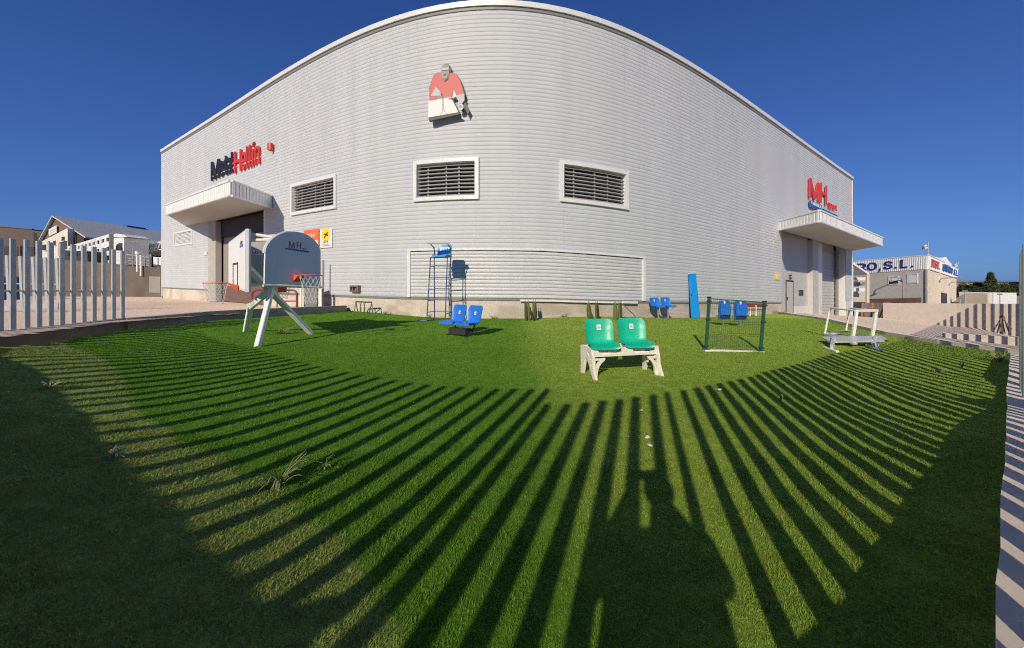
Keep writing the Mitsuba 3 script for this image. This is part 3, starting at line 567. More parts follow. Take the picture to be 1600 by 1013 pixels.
# worker emblem on the round corner
EM = 'emblem_sign'; eo = W(s_of(704), h_at(704, 148), .30); EF = Wframe(s_of(704), h_at(704, 148), .22)
ES = float(np.interp(704, _px, _WY)) / F
def em(pts, z, d, m, part, buf=0):
    P = [((640 + x / 9.208 - 704) * ES, -(90 + y / 9.208 - 148) * ES) for x, y in pts]
    g = sg.Polygon(P).buffer(0)
    if buf: g = g.buffer(buf)
    add(EM + '__' + part, prism(g, d, EF, z), m)
mat('m_emred', (.52, .10, .10), .5); mat('m_emgrey', (.23, .24, .25), .5); mat('m_emlight', (.42, .43, .45), .5); mat('m_emdark', (.05, .05, .06), .5); mat('m_emskin', (.28, .25, .20), .5)
torso = [(305, 440), (370, 275), (430, 250), (485, 258), (500, 350), (545, 398), (590, 362), (605, 282), (650, 274), (700, 300), (762, 390), (828, 600), (715, 605), (692, 560), (672, 500), (642, 640), (518, 640), (505, 575), (470, 535), (405, 442), (330, 560), (312, 600)]
em(torso, -.04, .06, 'm_emdark', 'outline', .035); em(torso, .022, .05, 'm_emred', 'shirt')
el = lambda cx, cy, rx, ry: [(cx + rx * math.cos(t), cy + ry * math.sin(t)) for t in np.linspace(0, 2 * math.pi, 24)[:-1]]
em(el(552, 225, 78, 92), -.04, .08, 'm_emdark', 'hair'); em([(482, 215), (500, 165), (545, 150), (600, 165), (610, 230), (605, 290), (588, 355), (545, 385), (502, 350), (484, 290)], .045, .05, 'm_emgrey', 'face')
em([(500, 290), (590, 290), (580, 345), (545, 372), (508, 345)], .10, .02, 'm_emskin', 'beard'); em([(522, 302), (560, 292), (564, 303), (528, 314)], .122, .012, 'm_emdark', 'mouth')
em([(488, 205), (606, 205), (604, 235), (490, 235)], .10, .02, 'm_emlight', 'brow')
em([(405, 450), (330, 565), (330, 582), (485, 582), (478, 535)], .022, .06, 'm_emlight', 'glove'); em([(312, 585), (418, 582), (416, 650), (314, 655)], .022, .05, 'm_emred', 'cuff'); em([(422, 582), (500, 582), (508, 640), (420, 648)], .022, .05, 'm_emgrey', 'hand')
em([(712, 605), (832, 598), (836, 690), (800, 735), (762, 725), (725, 665)], .05, .07, 'm_emlight', 'glove')
em([(305, 662), (640, 632), (755, 855), (305, 893)], .07, .10, 'm_paper', 'sheet'); em([(305, 895), (757, 858), (790, 880), (315, 942)], .02, .14, 'm_emdark', 'sheet_edge')
em([(520, 645), (532, 645), (532, 770), (520, 770)], .172, .012, 'm_emdark', 'fold'); em([(528, 775), (536, 780), (505, 850), (497, 850)], .172, .008, 'm_emgrey', 'fold'); em([(528, 775), (536, 772), (566, 845), (558, 848)], .172, .008, 'm_emgrey', 'fold')
em([(672, 500), (642, 630), (712, 615)], .0, .04, 'm_paper', 'background')
em([(650, 640), (660, 632), (745, 800), (735, 806)], .172, .02, 'm_emdark', 'tool'); em([(612, 650), (740, 668), (738, 680), (612, 660)], .172, .02, 'm_emdark', 'tool')
em(el(788, 780, 36, 42), .09, .06, 'm_paper', 'ring'); em(el(784, 778, 20, 24), .152, .012, 'm_emgrey', 'ring_centre'); em([(820, 660), (860, 740), (908, 820), (880, 885), (840, 800), (800, 840), (770, 800)], -.02, .06, 'm_emdark', 'tool_head')  # last dark piece is the shadow of the tool, cut as a shape
lab(EM, 'flat painted emblem of a bearded worker in a red shirt bending a white sheet', 'emblem')
# posters
def poster(px0, px1, y0, y1, m, label):
    xm = (px0 + px1) / 2; k = key('poster'); a, b, h0, h1 = s_of(px0), s_of(px1), h_at(xm, y1), h_at(xm, y0)
    M = Wframe((a + b) / 2, (h0 + h1) / 2, .06); scene[k] = mikit.ply(box(b - a, h1 - h0, .03, M=M, bev=.004), m); lab(k, label, 'poster'); return k, b - a, h1 - h0, M
def on(k, part, poly, M, m, d=.006, z=.017): add(k + '__' + part, prism(poly, d, M, z), m)
k, w, h, M = poster(477, 500, 359, 405, 'm_orange', 'orange and white poster on the wall behind the arched backboard')
on(k, 'picture', sg.box(-w * .45, -h * .45, w * .45, h * .12), M, 'm_paper'); on(k, 'picture', sg.Polygon([(-w * .4, -h * .42), (w * .42, -h * .4), (w * .42, -h * .05), (w * .05, h * .05), (-w * .2, -h * .15)]), M, 'm_orange', .006, .024)
add(k + '__lettering', text('H·I·F', h * .13, .006, True, 1.25, M=M @ trimesh.transformations.translation_matrix((0, h * .22, .017)), center=True), 'm_paper')
k, w, h, M = poster(502, 521, 358.5, 387.5, 'm_paper', 'white poster with a yellow disc and the letters ATF')
on(k, 'yellow_disc', sg.Point(0, h * .2).buffer(w * .34), M, 'm_yellow')
on(k, 'black_figure', sg.LineString([(-.1 * w, .05 * h), (0, .16 * h), (.14 * w, .30 * h)]).buffer(.035 * w).union(sg.LineString([(-.12 * w, .24 * h), (.06 * w, .22 * h), (.16 * w, .14 * h)]).buffer(.03 * w)), M, 'm_black', .006, .024)
add(k + '__lettering', text('ATF', h * .14, .006, True, 1.2, M=M @ trimesh.transformations.translation_matrix((0, -h * .24, .017)), center=True), 'm_black')
on(k, 'small_print', sg.box(-w * .35, -h * .32, w * .35, -h * .30).union(sg.box(-w * .3, -h * .40, w * .3, -h * .37)), M, 'm_emgrey')
k, w, h, M = poster(1209, 1217, 426.5, 437.5, 'm_yellow', 'small yellow notice left of the right gateway'); labels[k]['category'] = 'notice'
on(k, 'print', sg.box(-w * .3, -h * .3, -w * .05, h * .3).union(sg.box(w * .05, 0, w * .3, h * .3)), M, 'm_paper')
k, w, h, M = poster(320.5, 324.5, 393, 399, 'm_paper', 'tiny white notice beside the left doorway'); labels[k]['category'] = 'notice'
k = 'wall_vent'; sv0, sv1 = s_of(551.5), s_of(564.5); v0, v1 = h_at(558, 456.5), h_at(558, 446)
mat('m_rust', speck((.17, .11, .09), .3, 5, 30), .8)
scene[k] = mikit.ply(ring_box(sv0 + .08, sv1 - .08, v0 + .08, v1 - .08, .08, -.02, .2), 'm_rust'); add(k + '__bar', wall_block((sv0 + sv1) / 2 - .16, (sv0 + sv1) / 2 - .1, v0 + .08, v1 - .08, -.02, .16), 'm_rust'); add(k + '__bar', wall_block((sv0 + sv1) / 2 + .1, (sv0 + sv1) / 2 + .16, v0 + .08, v1 - .08, -.02, .16), 'm_rust')
lab(k, 'small rusty frame fixed to the cladding right of the posters', 'frame')
# ---------------------------------------------------------------- plastic seats
def plastic(name, c, amp=.08): mat(name, speck(c, amp, 6, 60), .38, spec=.5)
plastic('m_seatblue', (.018, .165, .66)); plastic('m_seatdark', (.02, .12, .42)); plastic('m_seatgreen', (.004, .42, .27)); plastic('m_cream', (.72, .70, .62)); plastic('m_chairblue', (.03, .33, .72)); plastic('m_boardblue', (.012, .30, .78))
mat('m_steel', speck((.42, .43, .44), .1, 8, 60), .35, .6); mat('m_bluetube', speck((.07, .10, .24), .15, 8, 60), .45, .2); mat('m_tubewhite', speck((.74, .74, .70), .06, 8, 60), .35)
def seat_shell(w=.43, d=.40, hb=.36, lean=.10, thick=.022, rim=.05):
    """Bucket seat: pan, tight bend and a slightly curved back. Local x to the sitter's left-right, y forward (front at +d), z up; pan rear at the origin."""
    prof = [(d, -.035), (d - .02, .0), (d * .75, .012), (d * .45, -.005), (.10, -.012), (.03, .012), (-.005, .06), (-.03, .16), (-.055, .28), (-lean, hb)]
    p = np.array(prof); k = np.linspace(0, len(p) - 1, 26)
    y, z = np.interp(k, range(len(p)), p[:, 0]), np.interp(k, range(len(p)), p[:, 1]); s = np.linspace(0, 1, len(k))
    xs = np.linspace(-1, 1, 13); top, bot = [], []
    ty, tz = np.gradient(y), np.gradient(z); ln = np.hypot(ty, tz); ny, nz = tz / ln, -ty / ln      # normal towards the sitter
    for i in range(len(k)):
        e = min(s[i], 1 - s[i]); wi = w / 2 * (1 - .20 * max(0, 1 - e / .07) ** 2) * (1 - .05 * math.sin(math.pi * s[i]))
        up = rim * min(1.0, .25 + e / .16) * np.abs(xs) ** 3.2
        top.append(np.c_[xs * wi, y[i] + ny[i] * up, z[i] + nz[i] * up]); bot.append(np.c_[xs * wi, y[i] + ny[i] * (up - thick), z[i] + nz[i] * (up - thick)])
    rings = [np.vstack([t, b[::-1]]) for t, b in zip(top, bot)]
    m = loft(rings); n = len(rings[0]); v = list(m.vertices); f = list(m.faces)
    for base, flip in ((0, 1), ((len(rings) - 1) * n, 0)):
        for j in range(12):
            q = [base + j, base + j + 1, base + n - 2 - j, base + n - 1 - j]
            f += [[q[0], q[1], q[2]], [q[0], q[2], q[3]]] if flip == 0 else [[q[0], q[2], q[1]], [q[0], q[3], q[2]]]
    return trimesh.Trimesh(v, f, process=False)
def seat_frame(o, fwd):                    # seat placed at o facing fwd (plan direction)
    fwd = unit((fwd[0], fwd[1], 0)); ex = np.cross(fwd, (0, 0, 1)); M = np.eye(4); M[:3, 0], M[:3, 1], M[:3, 2], M[:3, 3] = ex, fwd, (0, 0, 1), o
    return M
def sticker(parent, M, hb, lean, s=.075, m='m_paper'):
    y, z = -.055, .275; n = unit((0, .97, .26)); F4 = np.eye(4); F4[:3, 0] = (-1, 0, 0); F4[:3, 2] = n; F4[:3, 1] = np.cross(n, (-1, 0, 0)); F4[:3, 3] = np.array([0, y, z]) + n * .012
    add(parent + '__sticker', box(s, s * 1.25, .003, M=M @ F4), m); G = F4.copy(); G[:3, 3] += n * .003; add(parent + '__sticker_print', cat([box(s * .75, s * .22, .002, (0, -.012, 0), M @ G), box(s * .55, s * .1, .002, (0, .02, 0), M @ G)]), 'm_emgrey')

# green double seat on a cream moulded bench
GB = 'double_seat'
a, b = gp(923, 590), gp(1026, 584); z0 = float(zg(1.9, 6.6))
ex = unit((b - a) * (1, 1, 0)); fw = np.array([ex[1], -ex[0], 0]); c0 = (a + b) / 2; wB = np.linalg.norm(b - a)
labels[GB] = {'label': 'two bright green bucket seats on a cream moulded bench frame', 'category': 'double seat'}
zs = z0 + .42
MB_ = seat_frame((*(c0[:2] - fw[:2] * .16), z0), fw); MBZ = MB_.copy(); MB_ = MB_ @ np.diag([1, 1, 1.16, 1])      # local x right-hand of the sitter is image left
# bench beam with two scooped hollows, arched perforated ends
bw = wB + .02
beam = sg.Polygon([(-bw / 2, .30), (bw / 2, .30), (bw / 2, .42), (-bw / 2, .42)])
for sx in (-1, 1): beam = beam.difference(sg.Point(sx * bw * .25, .53).buffer(.235, 24).intersection(sg.box(-9, .33, 9, 9)))
FB = np.eye(4); FB[:3, 0], FB[:3, 1], FB[:3, 2] = (1, 0, 0), (0, 0, 1), (0, -1, 0)
scene[GB] = mikit.ply(prism(beam, .05, MB_ @ FB @ trimesh.transformations.translation_matrix((0, 0, -.20))), 'm_cream')
add(GB + '__rear_beam', prism(sg.box(-bw / 2, .30, bw / 2, .42), .05, MB_ @ FB @ trimesh.transformations.translation_matrix((0, 0, .18))), 'm_cream')
add(GB + '__bench_top', box(bw - .1, .34, .03, (0, 0, .335), MB_, bev=.008), 'm_cream')
for sx in (-1, 1):                         # each end: front leg splayed forwards, with triangular cut-outs
    out = sg.Polygon([(-.22, .42), (.18, .42), (.24, .30), (.26, .16), (.36, 0), (.26, 0), (.15, .12), (.04, .25), (-.06, .25), (-.10, .12), (-.15, 0), (-.23, 0), (-.22, .16), (-.23, .30)]).buffer(.012).buffer(-.012)
    for tri in ([(.02, .36), (.15, .36), (.10, .29)], [(.125, .26), (.19, .33), (.20, .25)], [(.16, .20), (.21, .22), (.215, .15)]):
        out = out.difference(sg.Polygon(tri).buffer(-.004))
    SF = np.eye(4); SF[:3, 0], SF[:3, 1], SF[:3, 2] = (0, 1, 0), (0, 0, 1), (1, 0, 0); SF[0, 3] = sx * bw / 2 - (.045 if sx > 0 else 0)
    add(GB + '__leg_frame', prism(out, .045, MB_ @ SF), 'm_cream')
    web = sg.Polygon([(0, 0), (.20, 0), (.03, -.30), (0, -.30)]); arch = sg.Point(.26, -.22).buffer(.20, 20); web = web.difference(arch)
    for tri in ([(.02, -.03), (.10, -.03), (.02, -.11)], [(.02, -.14), (.045, -.13), (.02, -.21)]): web = web.difference(sg.Polygon(tri))
    WF = np.eye(4); WF[:3, 0], WF[:3, 1], WF[:3, 2] = (-sx, 0, 0), (0, 0, 1), (0, 1 * -sx, 0); WF[:3, 3] = (sx * bw / 2 - sx * .05, .22, .28)
    add(GB + '__corner_web', prism(web, .04, MB_ @ WF), 'm_cream')
for sx in (-1, 1):
    M = MBZ @ trimesh.transformations.translation_matrix((sx * bw * .252, -.13, .515)) @ trimesh.transformations.rotation_matrix(-.22, (0, 0, 1))
    k = key(GB + '__seat'); scene[k] = mikit.ply(seat_shell(.50, .42, .42), 'm_seatgreen', smooth=40)
    scene[k]['to_world'] = T(M.tolist()); sticker(GB, M, .4, .1)
    add(GB + '__seat_mount', box(.22, .26, .06, (0, .19, -.05), M, bev=.01), 'm_cream')

# blue double seat on a black block in the left turf
def double_seat(o, fwd, gap, m, hz=.42, w=.42, name='double_seat', stk=True, yaw=0.0, d=.40, hb=.36):
    k = key(name); M0_ = seat_frame(o, fwd); seats = []
    for sx in (1, -1):
        M = M0_ @ trimesh.transformations.translation_matrix((sx * gap / 2, -.16, hz)) @ trimesh.transformations.rotation_matrix(yaw, (0, 0, 1))
        q = key(k + '__seat'); scene[q] = mikit.ply(seat_shell(w, d, hb), m, smooth=40); scene[q]['to_world'] = T(M.tolist()); seats.append(M)
        if stk: sticker(k, M, .36, .1)
    return k, M0_
_count['double_seat'] = 1
o = gp(735, 527); o = np.array([-1.42, 11.0, float(zg(-1.42, 11.0))]); fwd = (-.60, -.80)
k, M0_ = double_seat(o, fwd, .62, 'm_seatblue', hz=.36, w=.54, d=.52, hb=.50)
labels[k] = {'label': 'pair of bright blue bucket seats on the turf near the tall blue chair', 'category': 'double seat'}
mat('m_blackbase', speck((.03, .032, .036), .2, 5, 40), .6)
add(k + '__base_block', box(.66, .32, .20, (.06, .04, .12), M0_, bev=.03), 'm_blackbase')
for sx in (-1, 1): add(k + '__skid', tube(bend([M0_[:3, :3] @ (sx * .36, .30, .02) + o, M0_[:3, :3] @ (sx * .36, .10, .03) + o, M0_[:3, :3] @ (sx * .36, -.15, .32) + o], .1), .018, 6), 'm_blackbase')
add(k + '__crossbar', tube([M0_[:3, :3] @ (-.5, .0, .33) + o, M0_[:3, :3] @ (.5, .0, .33) + o], .022, 6), 'm_steel')
# blue pair by the wall
o = np.array([7.28, 18.55, float(zg(7.28, 18.6)) + .02]); k, M0_ = double_seat(o, (.34, -.94), .66, 'm_seatblue', hz=.58, w=.56, hb=.42)
labels[k] = {'label': 'pair of blue bucket seats against the plinth beside the leaning blue board', 'category': 'double seat'}
for sx in (-1, 1): add(k + '__leg', cat([bar(M0_[:3, :3] @ (sx * .29, .02, .56) + o, M0_[:3, :3] @ (sx * .29, .04, -.02) + o, .07, .05), bar(M0_[:3, :3] @ (sx * .29, -.15, .01) + o, M0_[:3, :3] @ (sx * .29, .2, .01) + o, .06, .03)]), 'm_steel')
add(k + '__crossbar', tube([M0_[:3, :3] @ (-.52, .03, .55) + o, M0_[:3, :3] @ (.52, .03, .55) + o], .025, 6), 'm_steel')
# folded blue pair seen through the green mesh
FS = key('double_seat'); labels[FS] = {'label': 'pair of dark blue tip-up seats with folded pans behind the green mesh panel', 'category': 'double seat'}
pa, pb = gp(1129, 509), gp(1157, 509); Yf = 14.6; zf = float(zg(8.6, 14.9))
def upface(px, py, Y): return at(px, py, Y)
for (x0, x1, y0, y1) in ((1122, 1143.5, 469.8, 500), (1146, 1169.5, 470.5, 501)):
    c = at((x0 + x1) / 2, (y0 + y1) / 2, Yf); w, h = (x1 - x0) / F * Yf, (y1 - y0) / F * Yf; M = face_frame(c, (1, .10, 0)); hz = h / 2
    shape = sg.Polygon([(-w * .43, -hz), (w * .43, -hz), (w * .47, 0), (w * .42, hz * .86), (w * .28, hz), (-w * .28, hz), (-w * .42, hz * .86), (-w * .47, 0)]).buffer(.02).buffer(-.02)
    k = key(FS + '__backrest'); scene[k] = mikit.ply(prism(shape, .04, M, -.06), 'm_seatdark')
    pan = sg.Polygon([(-w * .40, -hz * .52), (w * .36, -hz * .55), (w * .42, hz * .1), (w * .34, hz * .62), (-w * .32, hz * .66), (-w * .42, hz * .1)]).buffer(.03).buffer(-.03)
    pm = trimesh.convex.convex_hull(np.vstack([prism(pan.buffer(-.03), .07, M, .04).vertices, prism(pan, .03, M, .03).vertices])); add(FS + '__folded_pan', pm, 'm_seatblue', smooth=30)
    add(FS + '__hinge', box(w * .7, .06, .05, (0, -hz * .72, .02), M), 'm_blackbase'); add(FS + '__sticker', box(.075, .10, .004, (0, hz * .80, -.015), M), 'm_paper')
for px in (1130, 1156): p = at(px, 500, Yf + .02); add(FS + '__leg', cat([bar(p, (p[0], p[1], zf - .02), .045, .045), bar((p[0], p[1] - .18, zf + .02), (p[0], p[1] + .22, zf + .02), .05, .03)]), 'm_steel')

# ---------------------------------------------------------------- tall umpire chair
UC = 'umpire_chair'; labels[UC] = {'label': 'tall blue tube umpire chair with a blue seat standing by the roller door', 'category': 'high chair'}
YF, YB = 15.1, 15.9
def uc(px, py, Y): return at(px, py, Y)
fl_, fr_ = uc(666.7, 503, YF), uc(695.5, 501, YF); fl_[2] = float(zg(*fl_[:2])); fr_[2] = float(zg(*fr_[:2]))
bl_, br_ = uc(679, 499, YB), uc(704.5, 499, YB); bl_[2] = float(zg(*bl_[:2])); br_[2] = float(zg(*br_[:2]))
tfl, tfr = uc(672.8, 402.5, YF + .25), uc(699, 402, YF + .25); tbl, tbr = uc(678.5, 386, YB - .1), uc(704, 386, YB - .1)
scene[UC] = mikit.ply(cat([tube([fl_, tfl], .022), tube([fr_, tfr], .022), tube([bl_, tbl], .022), tube([br_, tbr], .022)]), 'm_bluetube')
lerp = lambda a, b, t: a + (b - a) * t
for t in (.14, .32, .50, .68, .86): add(UC + '__rung', tube([lerp(fl_, tfl, t), lerp(bl_, tbl, t * .85)], .016), 'm_bluetube')
for t in (.14, .32, .5, .68, .86): add(UC + '__rung', tube([lerp(bl_, tbl, t * .86), lerp(br_, tbr, t * .86)], .016), 'm_bluetube')
for t in (.12, .55): add(UC + '__rung', tube([lerp(fr_, tfr, t), lerp(br_, tbr, t * .86)], .016), 'm_bluetube')
add(UC + '__base_tube', tube([fl_ + (-.35, .02, .02), fl_ + (0, 0, .03), bl_ + (0, 0, .03)], .022), 'm_bluetube')
add(UC + '__seat_frame', tube([tfl, tfr, lerp(br_, tbr, .87), lerp(bl_, tbl, .87), tfl], .02), 'm_bluetube')
so = uc(690, 400.5, YF + .35); M = seat_frame(so, (-.25, -1)) @ trimesh.transformations.translation_matrix((0, -.28, 0))
scene[UC + '__seat'] = mikit.ply(seat_shell(.62, .50, .50, .10), 'm_chairblue', smooth=40); scene[UC + '__seat']['to_world'] = T(M.tolist())
n_ = unit((0, .97, .26)); F4 = np.eye(4); F4[:3, 0] = (-1, 0, 0); F4[:3, 2] = n_; F4[:3, 1] = np.cross(n_, (-1, 0, 0)); F4[:3, 3] = np.array([0, -.062, .31]) + n_ * .014
add(UC + '__white_label', box(.40, .15, .003, M=M @ F4), 'm_paper'); G = F4.copy(); G[:3, 3] += n_ * .003; add(UC + '__label_print', cat([box(.05, .05, .002, (-.1 + .07 * i, 0, 0), M @ G) for i in range(4)]), 'm_lblue')
mat('m_wood', speck((.42, .33, .22), .3, 4, 50), .7)
arm = uc(669, 380.5, YF + .1)
for a_, b_, c_ in ((tbl, uc(678.5, 388, YF + .3), uc(672.5, 381.2, YF + .05)), (tbr, uc(704, 388, YF + .3), uc(699.5, 381.2, YF + .05))): add(UC + '__arm_tube', tube(bend([b_ + (0, .2, -.35), b_, c_], .1), .02), 'm_bluetube')
add(UC + '__writing_board', box(.85, .26, .025, M=frame((uc(685, 380.5, YF + .05)), (1, .05, 0), (0, -.25, 1))), 'm_wood')

# ---------------------------------------------------------------- blue board leaning on the wall
k = add('leaning_board', None or (lambda c: trimesh.convex.convex_hull(np.array([q + d for q in c for d in ((0, 0, 0), (.02, .06, 0))])))([at(1080.3, 497.5, 20.3), at(1094.5, 497, 20.6), at(1087.3, 427, 21.0), at(1075.8, 427.5, 20.65)]), 'm_boardblue')
lab(k, 'tall bright blue padded board leaning against the cladding', 'board')
add(k + '__grip_hole', tube([at(1080.9, 460.4, 20.42), at(1080.9, 460.4, 20.54)], .035, 10), 'm_blackbase'); add(k + '__top_cap', bar(at(1076.2, 427.4, 20.63), at(1087.2, 426.9, 20.97), .07, .04), 'm_tubewhite')

# ---------------------------------------------------------------- green mesh fence sample
MF = 'mesh_panel'; labels[MF] = {'label': 'short green welded mesh fence panel standing on a white base bar', 'category': 'fence panel'}
mat('m_fgreen', speck((.012, .085, .055), .15, 6, 50), .4); mat('m_fgreen2', (.015, .075, .05), .45)
Ya, Yb_ = 8.75, 8.62
pA0, pA1, pB0, pB1 = at(1103.2, 545, Ya), at(1108.0, 465.5, Ya), at(1188.6, 547, Yb_), at(1194.8, 472, Yb_)
base = [at(1100, 548.5, Ya - .02), at(1194, 551.5, Yb_ - .02)]
scene[MF] = mikit.ply(bar(base[0], base[1], .16, .065, bev=.01), 'm_tubewhite')
for a_, b_ in ((pA0, pA1), (pB0, pB1)):
    q = key(MF + '__post'); scene[q] = mikit.ply(bar(a_, b_, .055, .055, up=(0, 1, 0), bev=.006), 'm_fgreen'); add(q + '__cap', box(.075, .075, .03, M=frame(b_ + (0, 0, .012), (1, 0, 0)), bev=.008), 'm_blackbase')
    for t in (.05, .58, .93): add(q + '__clamp', box(.085, .07, .035, M=frame(lerp(a_, b_, t) + (0, -.012, 0), (1, 0, .05))), 'm_blackbase')
    add(q + '__foot_plate', box(.13, .12, .012, M=frame(a_ + (0, 0, -.008), (1, 0, 0))), 'm_fgreen')
add(MF + '__top_rail', tube([pA1 + (0, 0, -.02), pB1 + (0, 0, -.01)], .012, 6), 'm_fgreen2')
nv = 27
for i in range(1, nv):
    t = i / nv; add(MF + '__wire', tube([lerp(pA0, pB0, t) + (0, 0, .03), lerp(pA1, pB1, t) + (0, 0, -.02)], .0028, 4), 'm_fgreen2')
for t in (.06, .28, .32, .52, .56, .80, .84):
    add(MF + '__cross_wire', tube([lerp(pA0, pA1, t), lerp(pB0, pB1, t)], .0035, 4), 'm_fgreen2')

# ---------------------------------------------------------------- white bench and the small goal behind it
BN = 'white_bench'; labels[BN] = {'label': 'long white slatted aluminium bench in front of the small goal frame', 'category': 'bench'}
q = [at(1283.8, 527, 10.35), at(1296, 532.6, 9.55), at(1388.3, 530.2, 9.75), at(1377, 525.6, 10.55)]
mat('m_alu', speck((.60, .61, .62), .08, 6, 60), .35, .35)
zt_ = np.mean([p[2] for p in q])
for p in q: p[2] = zt_
for i in range(4):
    a0, a1 = lerp(q[1], q[0], (i + .04) / 4), lerp(q[1], q[0], (i + .96) / 4); b0, b1 = lerp(q[2], q[3], (i + .04) / 4), lerp(q[2], q[3], (i + .96) / 4)
    m = trimesh.convex.convex_hull(np.array([p + d for p in (a0, a1, b0, b1) for d in ((0, 0, 0), (0, 0, -.045))]))
    if i == 0: scene[BN] = mikit.ply(m, 'm_alu')
    else: add(BN + '__seat_plank', m, 'm_alu')
for t, (fx0, fy0), (fx1, fy1) in ((.14, (1288.5, 545), (1309, 552)), (.86, (1354, 542), (1377, 549.2))):
    f0, f1 = gp(fx0, fy0), gp(fx1, fy1); add(BN + '__foot', bar(f0 + (0, 0, .03), f1 + (0, 0, .03), .07, .05, bev=.01), 'm_tubewhite')
    mid = lerp(f0, f1, .55); tp = lerp(lerp(q[1], q[0], .5), lerp(q[2], q[3], .5), t); tp = np.array([tp[0], tp[1], zt_ - .04])
    lg = key(BN + '__leg'); scene[lg] = mikit.ply(bar(mid + (0, 0, .04), tp, .22, .06, up=unit(f1 - f0), bev=.008), 'm_alu')
add(BN + '__bracket', box(.12, .08, .05, M=frame(lerp(q[1], q[2], .42) + (0, .02, -.07), q[2] - q[1])), 'm_alu')
MG = 'mini_goal'; labels[MG] = {'label': 'small white tube goal frame without a net behind the white bench', 'category': 'goal frame'}
g = dict(bl=at(1288.8, 522.5, 12.3), tl=at(1296.5, 481, 12.3), bm=at(1322, 517.5, 13.2), tm=at(1327.5, 481.5, 13.2), fl=at(1332.5, 528, 10.9), ft=at(1338.5, 486, 10.9), gr=at(1363, 526.5, 11.4), gt=at(1369, 485.5, 11.4))
scene[MG] = mikit.ply(cat([bar(g['fl'], g['ft'], .075, .075, up=(1, 0, 0), bev=.012), bar(g['gr'], g['gt'], .075, .075, up=(1, 0, 0), bev=.012), bar(g['ft'] + (-.04, -.01, 0), g['gt'] + (.04, .01, 0), .075, .075, bev=.012)]), 'm_tubewhite')
for a_, b_, c_ in (('bl', 'tl', 'ft'), ('bm', 'tm', 'gt')): add(MG + '__stanchion', tube(bend([g[a_], g[b_], g[c_] + (0, .05, .0)], .18, 6), .026, 8), 'm_tubewhite')
add(MG + '__ground_bar', bar(g['bl'], g['bm'], .06, .06), 'm_tubewhite'); add(MG + '__ground_bar', bar(g['bm'], g['gr'], .06, .06), 'm_tubewhite'); add(MG + '__ground_bar', bar(g['bl'], g['fl'], .06, .06), 'm_tubewhite')
# ---------------------------------------------------------------- three-sided basketball stand
BS = 'basketball_stand'; labels[BS] = {'label': 'three-sided white basketball display stand on crossed slanting legs at the left', 'category': 'basketball stand'}
mat('m_boardw', speck((.72, .73, .74), .05, 4, 50), .4); mat('m_boardgrey', speck((.50, .53, .57), .06, 4, 50), .45); mat('m_rim', speck((.72, .13, .035), .12, 8, 60), .4); mat('m_net', (.66, .66, .64), .8)
# board A: white, seen obliquely, with a hoop to the left
A0, A1 = at(357, 445.5, 10.2), at(384.5, 455, 8.2); at0, at1 = at(357, 380.5, 10.2), at(384.5, 360, 8.2)
exA = unit((A1 - A0) * (1, 1, 0)); nA = np.array([exA[1], -exA[0], 0.])
bd = trimesh.convex.convex_hull(np.array([p + nA * t for p in (A0, A1, at0, at1) for t in (0, -.04)]))
k = BS + '__backboard'; _count[k] = 1; scene[k] = mikit.ply(bd, 'm_boardw')
def onA(u, v, o=.004): return lerp(lerp(A0, A1, u), lerp(at0, at1, u), v) + nA * o
def qA(u0, u1, v0, v1, m, part, o=.006): add(k + '__' + part, trimesh.convex.convex_hull(np.array([onA(u, v, oo) for u in (u0, u1) for v in (v0, v1) for oo in (.0, o)])), m)
for a in ((.30, .34, .05, .46), (.56, .60, .05, .46), (.30, .60, .46, .50)): qA(*a, 'm_emdark', 'target_line')
qA(.70, .86, .76, .80, 'm_lblue', 'brand_line'); qA(.72, .77, .81, .87, 'm_emred', 'brand_mark'); qA(.78, .83, .81, .87, 'm_emdark', 'brand_mark')
add(BS + '__edge_profile', cat([bar(lerp(A1, at1, -.02) + nA * -.03 + exA * .04, lerp(A1, at1, 1.02) + nA * -.03 + exA * .04, .09, .075, bev=.008), bar(at0 + (0, 0, .01) - nA * .03, at1 + (0, 0, .01) - nA * .03, .06, .03), bar(A0 - nA * .03, A1 - nA * .03, .06, .04)]), 'm_boardgrey')
def hoop(c, R, to_board, kname, netlen=.42, taper=.62, droop=1.0):
    """Ring, bracket and a knotted net; c = ring centre, to_board = point where the bracket meets the board."""
    c = np.asarray(c, float); an = np.linspace(0, 2 * np.pi, 33)
    h = key(BS + '__hoop'); scene[h] = mikit.ply(tube(np.c_[c[0] + R * np.cos(an), c[1] + R * np.sin(an), 0 * an + c[2]], .011, 7), 'm_rim')
    d = unit((to_board - c) * (1, 1, 0)); sd = np.array([-d[1], d[0], 0]); p0 = c + d * R
    pts = [p0 + sd * .12, p0 - sd * .12, to_board + sd * .10, to_board - sd * .10, to_board + sd * .10 + (0, 0, -.17), to_board - sd * .10 + (0, 0, -.17), p0 + sd * .1 + (0, 0, -.02), p0 - sd * .1 + (0, 0, -.02)]
    add(h + '__bracket', trimesh.convex.convex_hull(np.array(pts)), 'm_rim')
    ms, n, rows = [], 12, 6
    rr = lambda t: R * (1 - (1 - taper) * t ** .7); zz = lambda t: c[2] - .02 - netlen * t
    for j in range(n):
        for s in (1, -1):
            P = [(c[0] + rr(i / rows) * math.cos((j + s * i * .5) * 2 * math.pi / n), c[1] + rr(i / rows) * math.sin((j + s * i * .5) * 2 * math.pi / n), zz(i / rows) + .012 * math.sin(i * 2.1 + j)) for i in range(rows + 1)]
            ms.append(tube(P, .0032, 4))
    add(h + '__net', cat(ms), 'm_net')
hoop(at(337, 442.3, 8.75), .235, onA(.62, .06, .0), 0, .46)
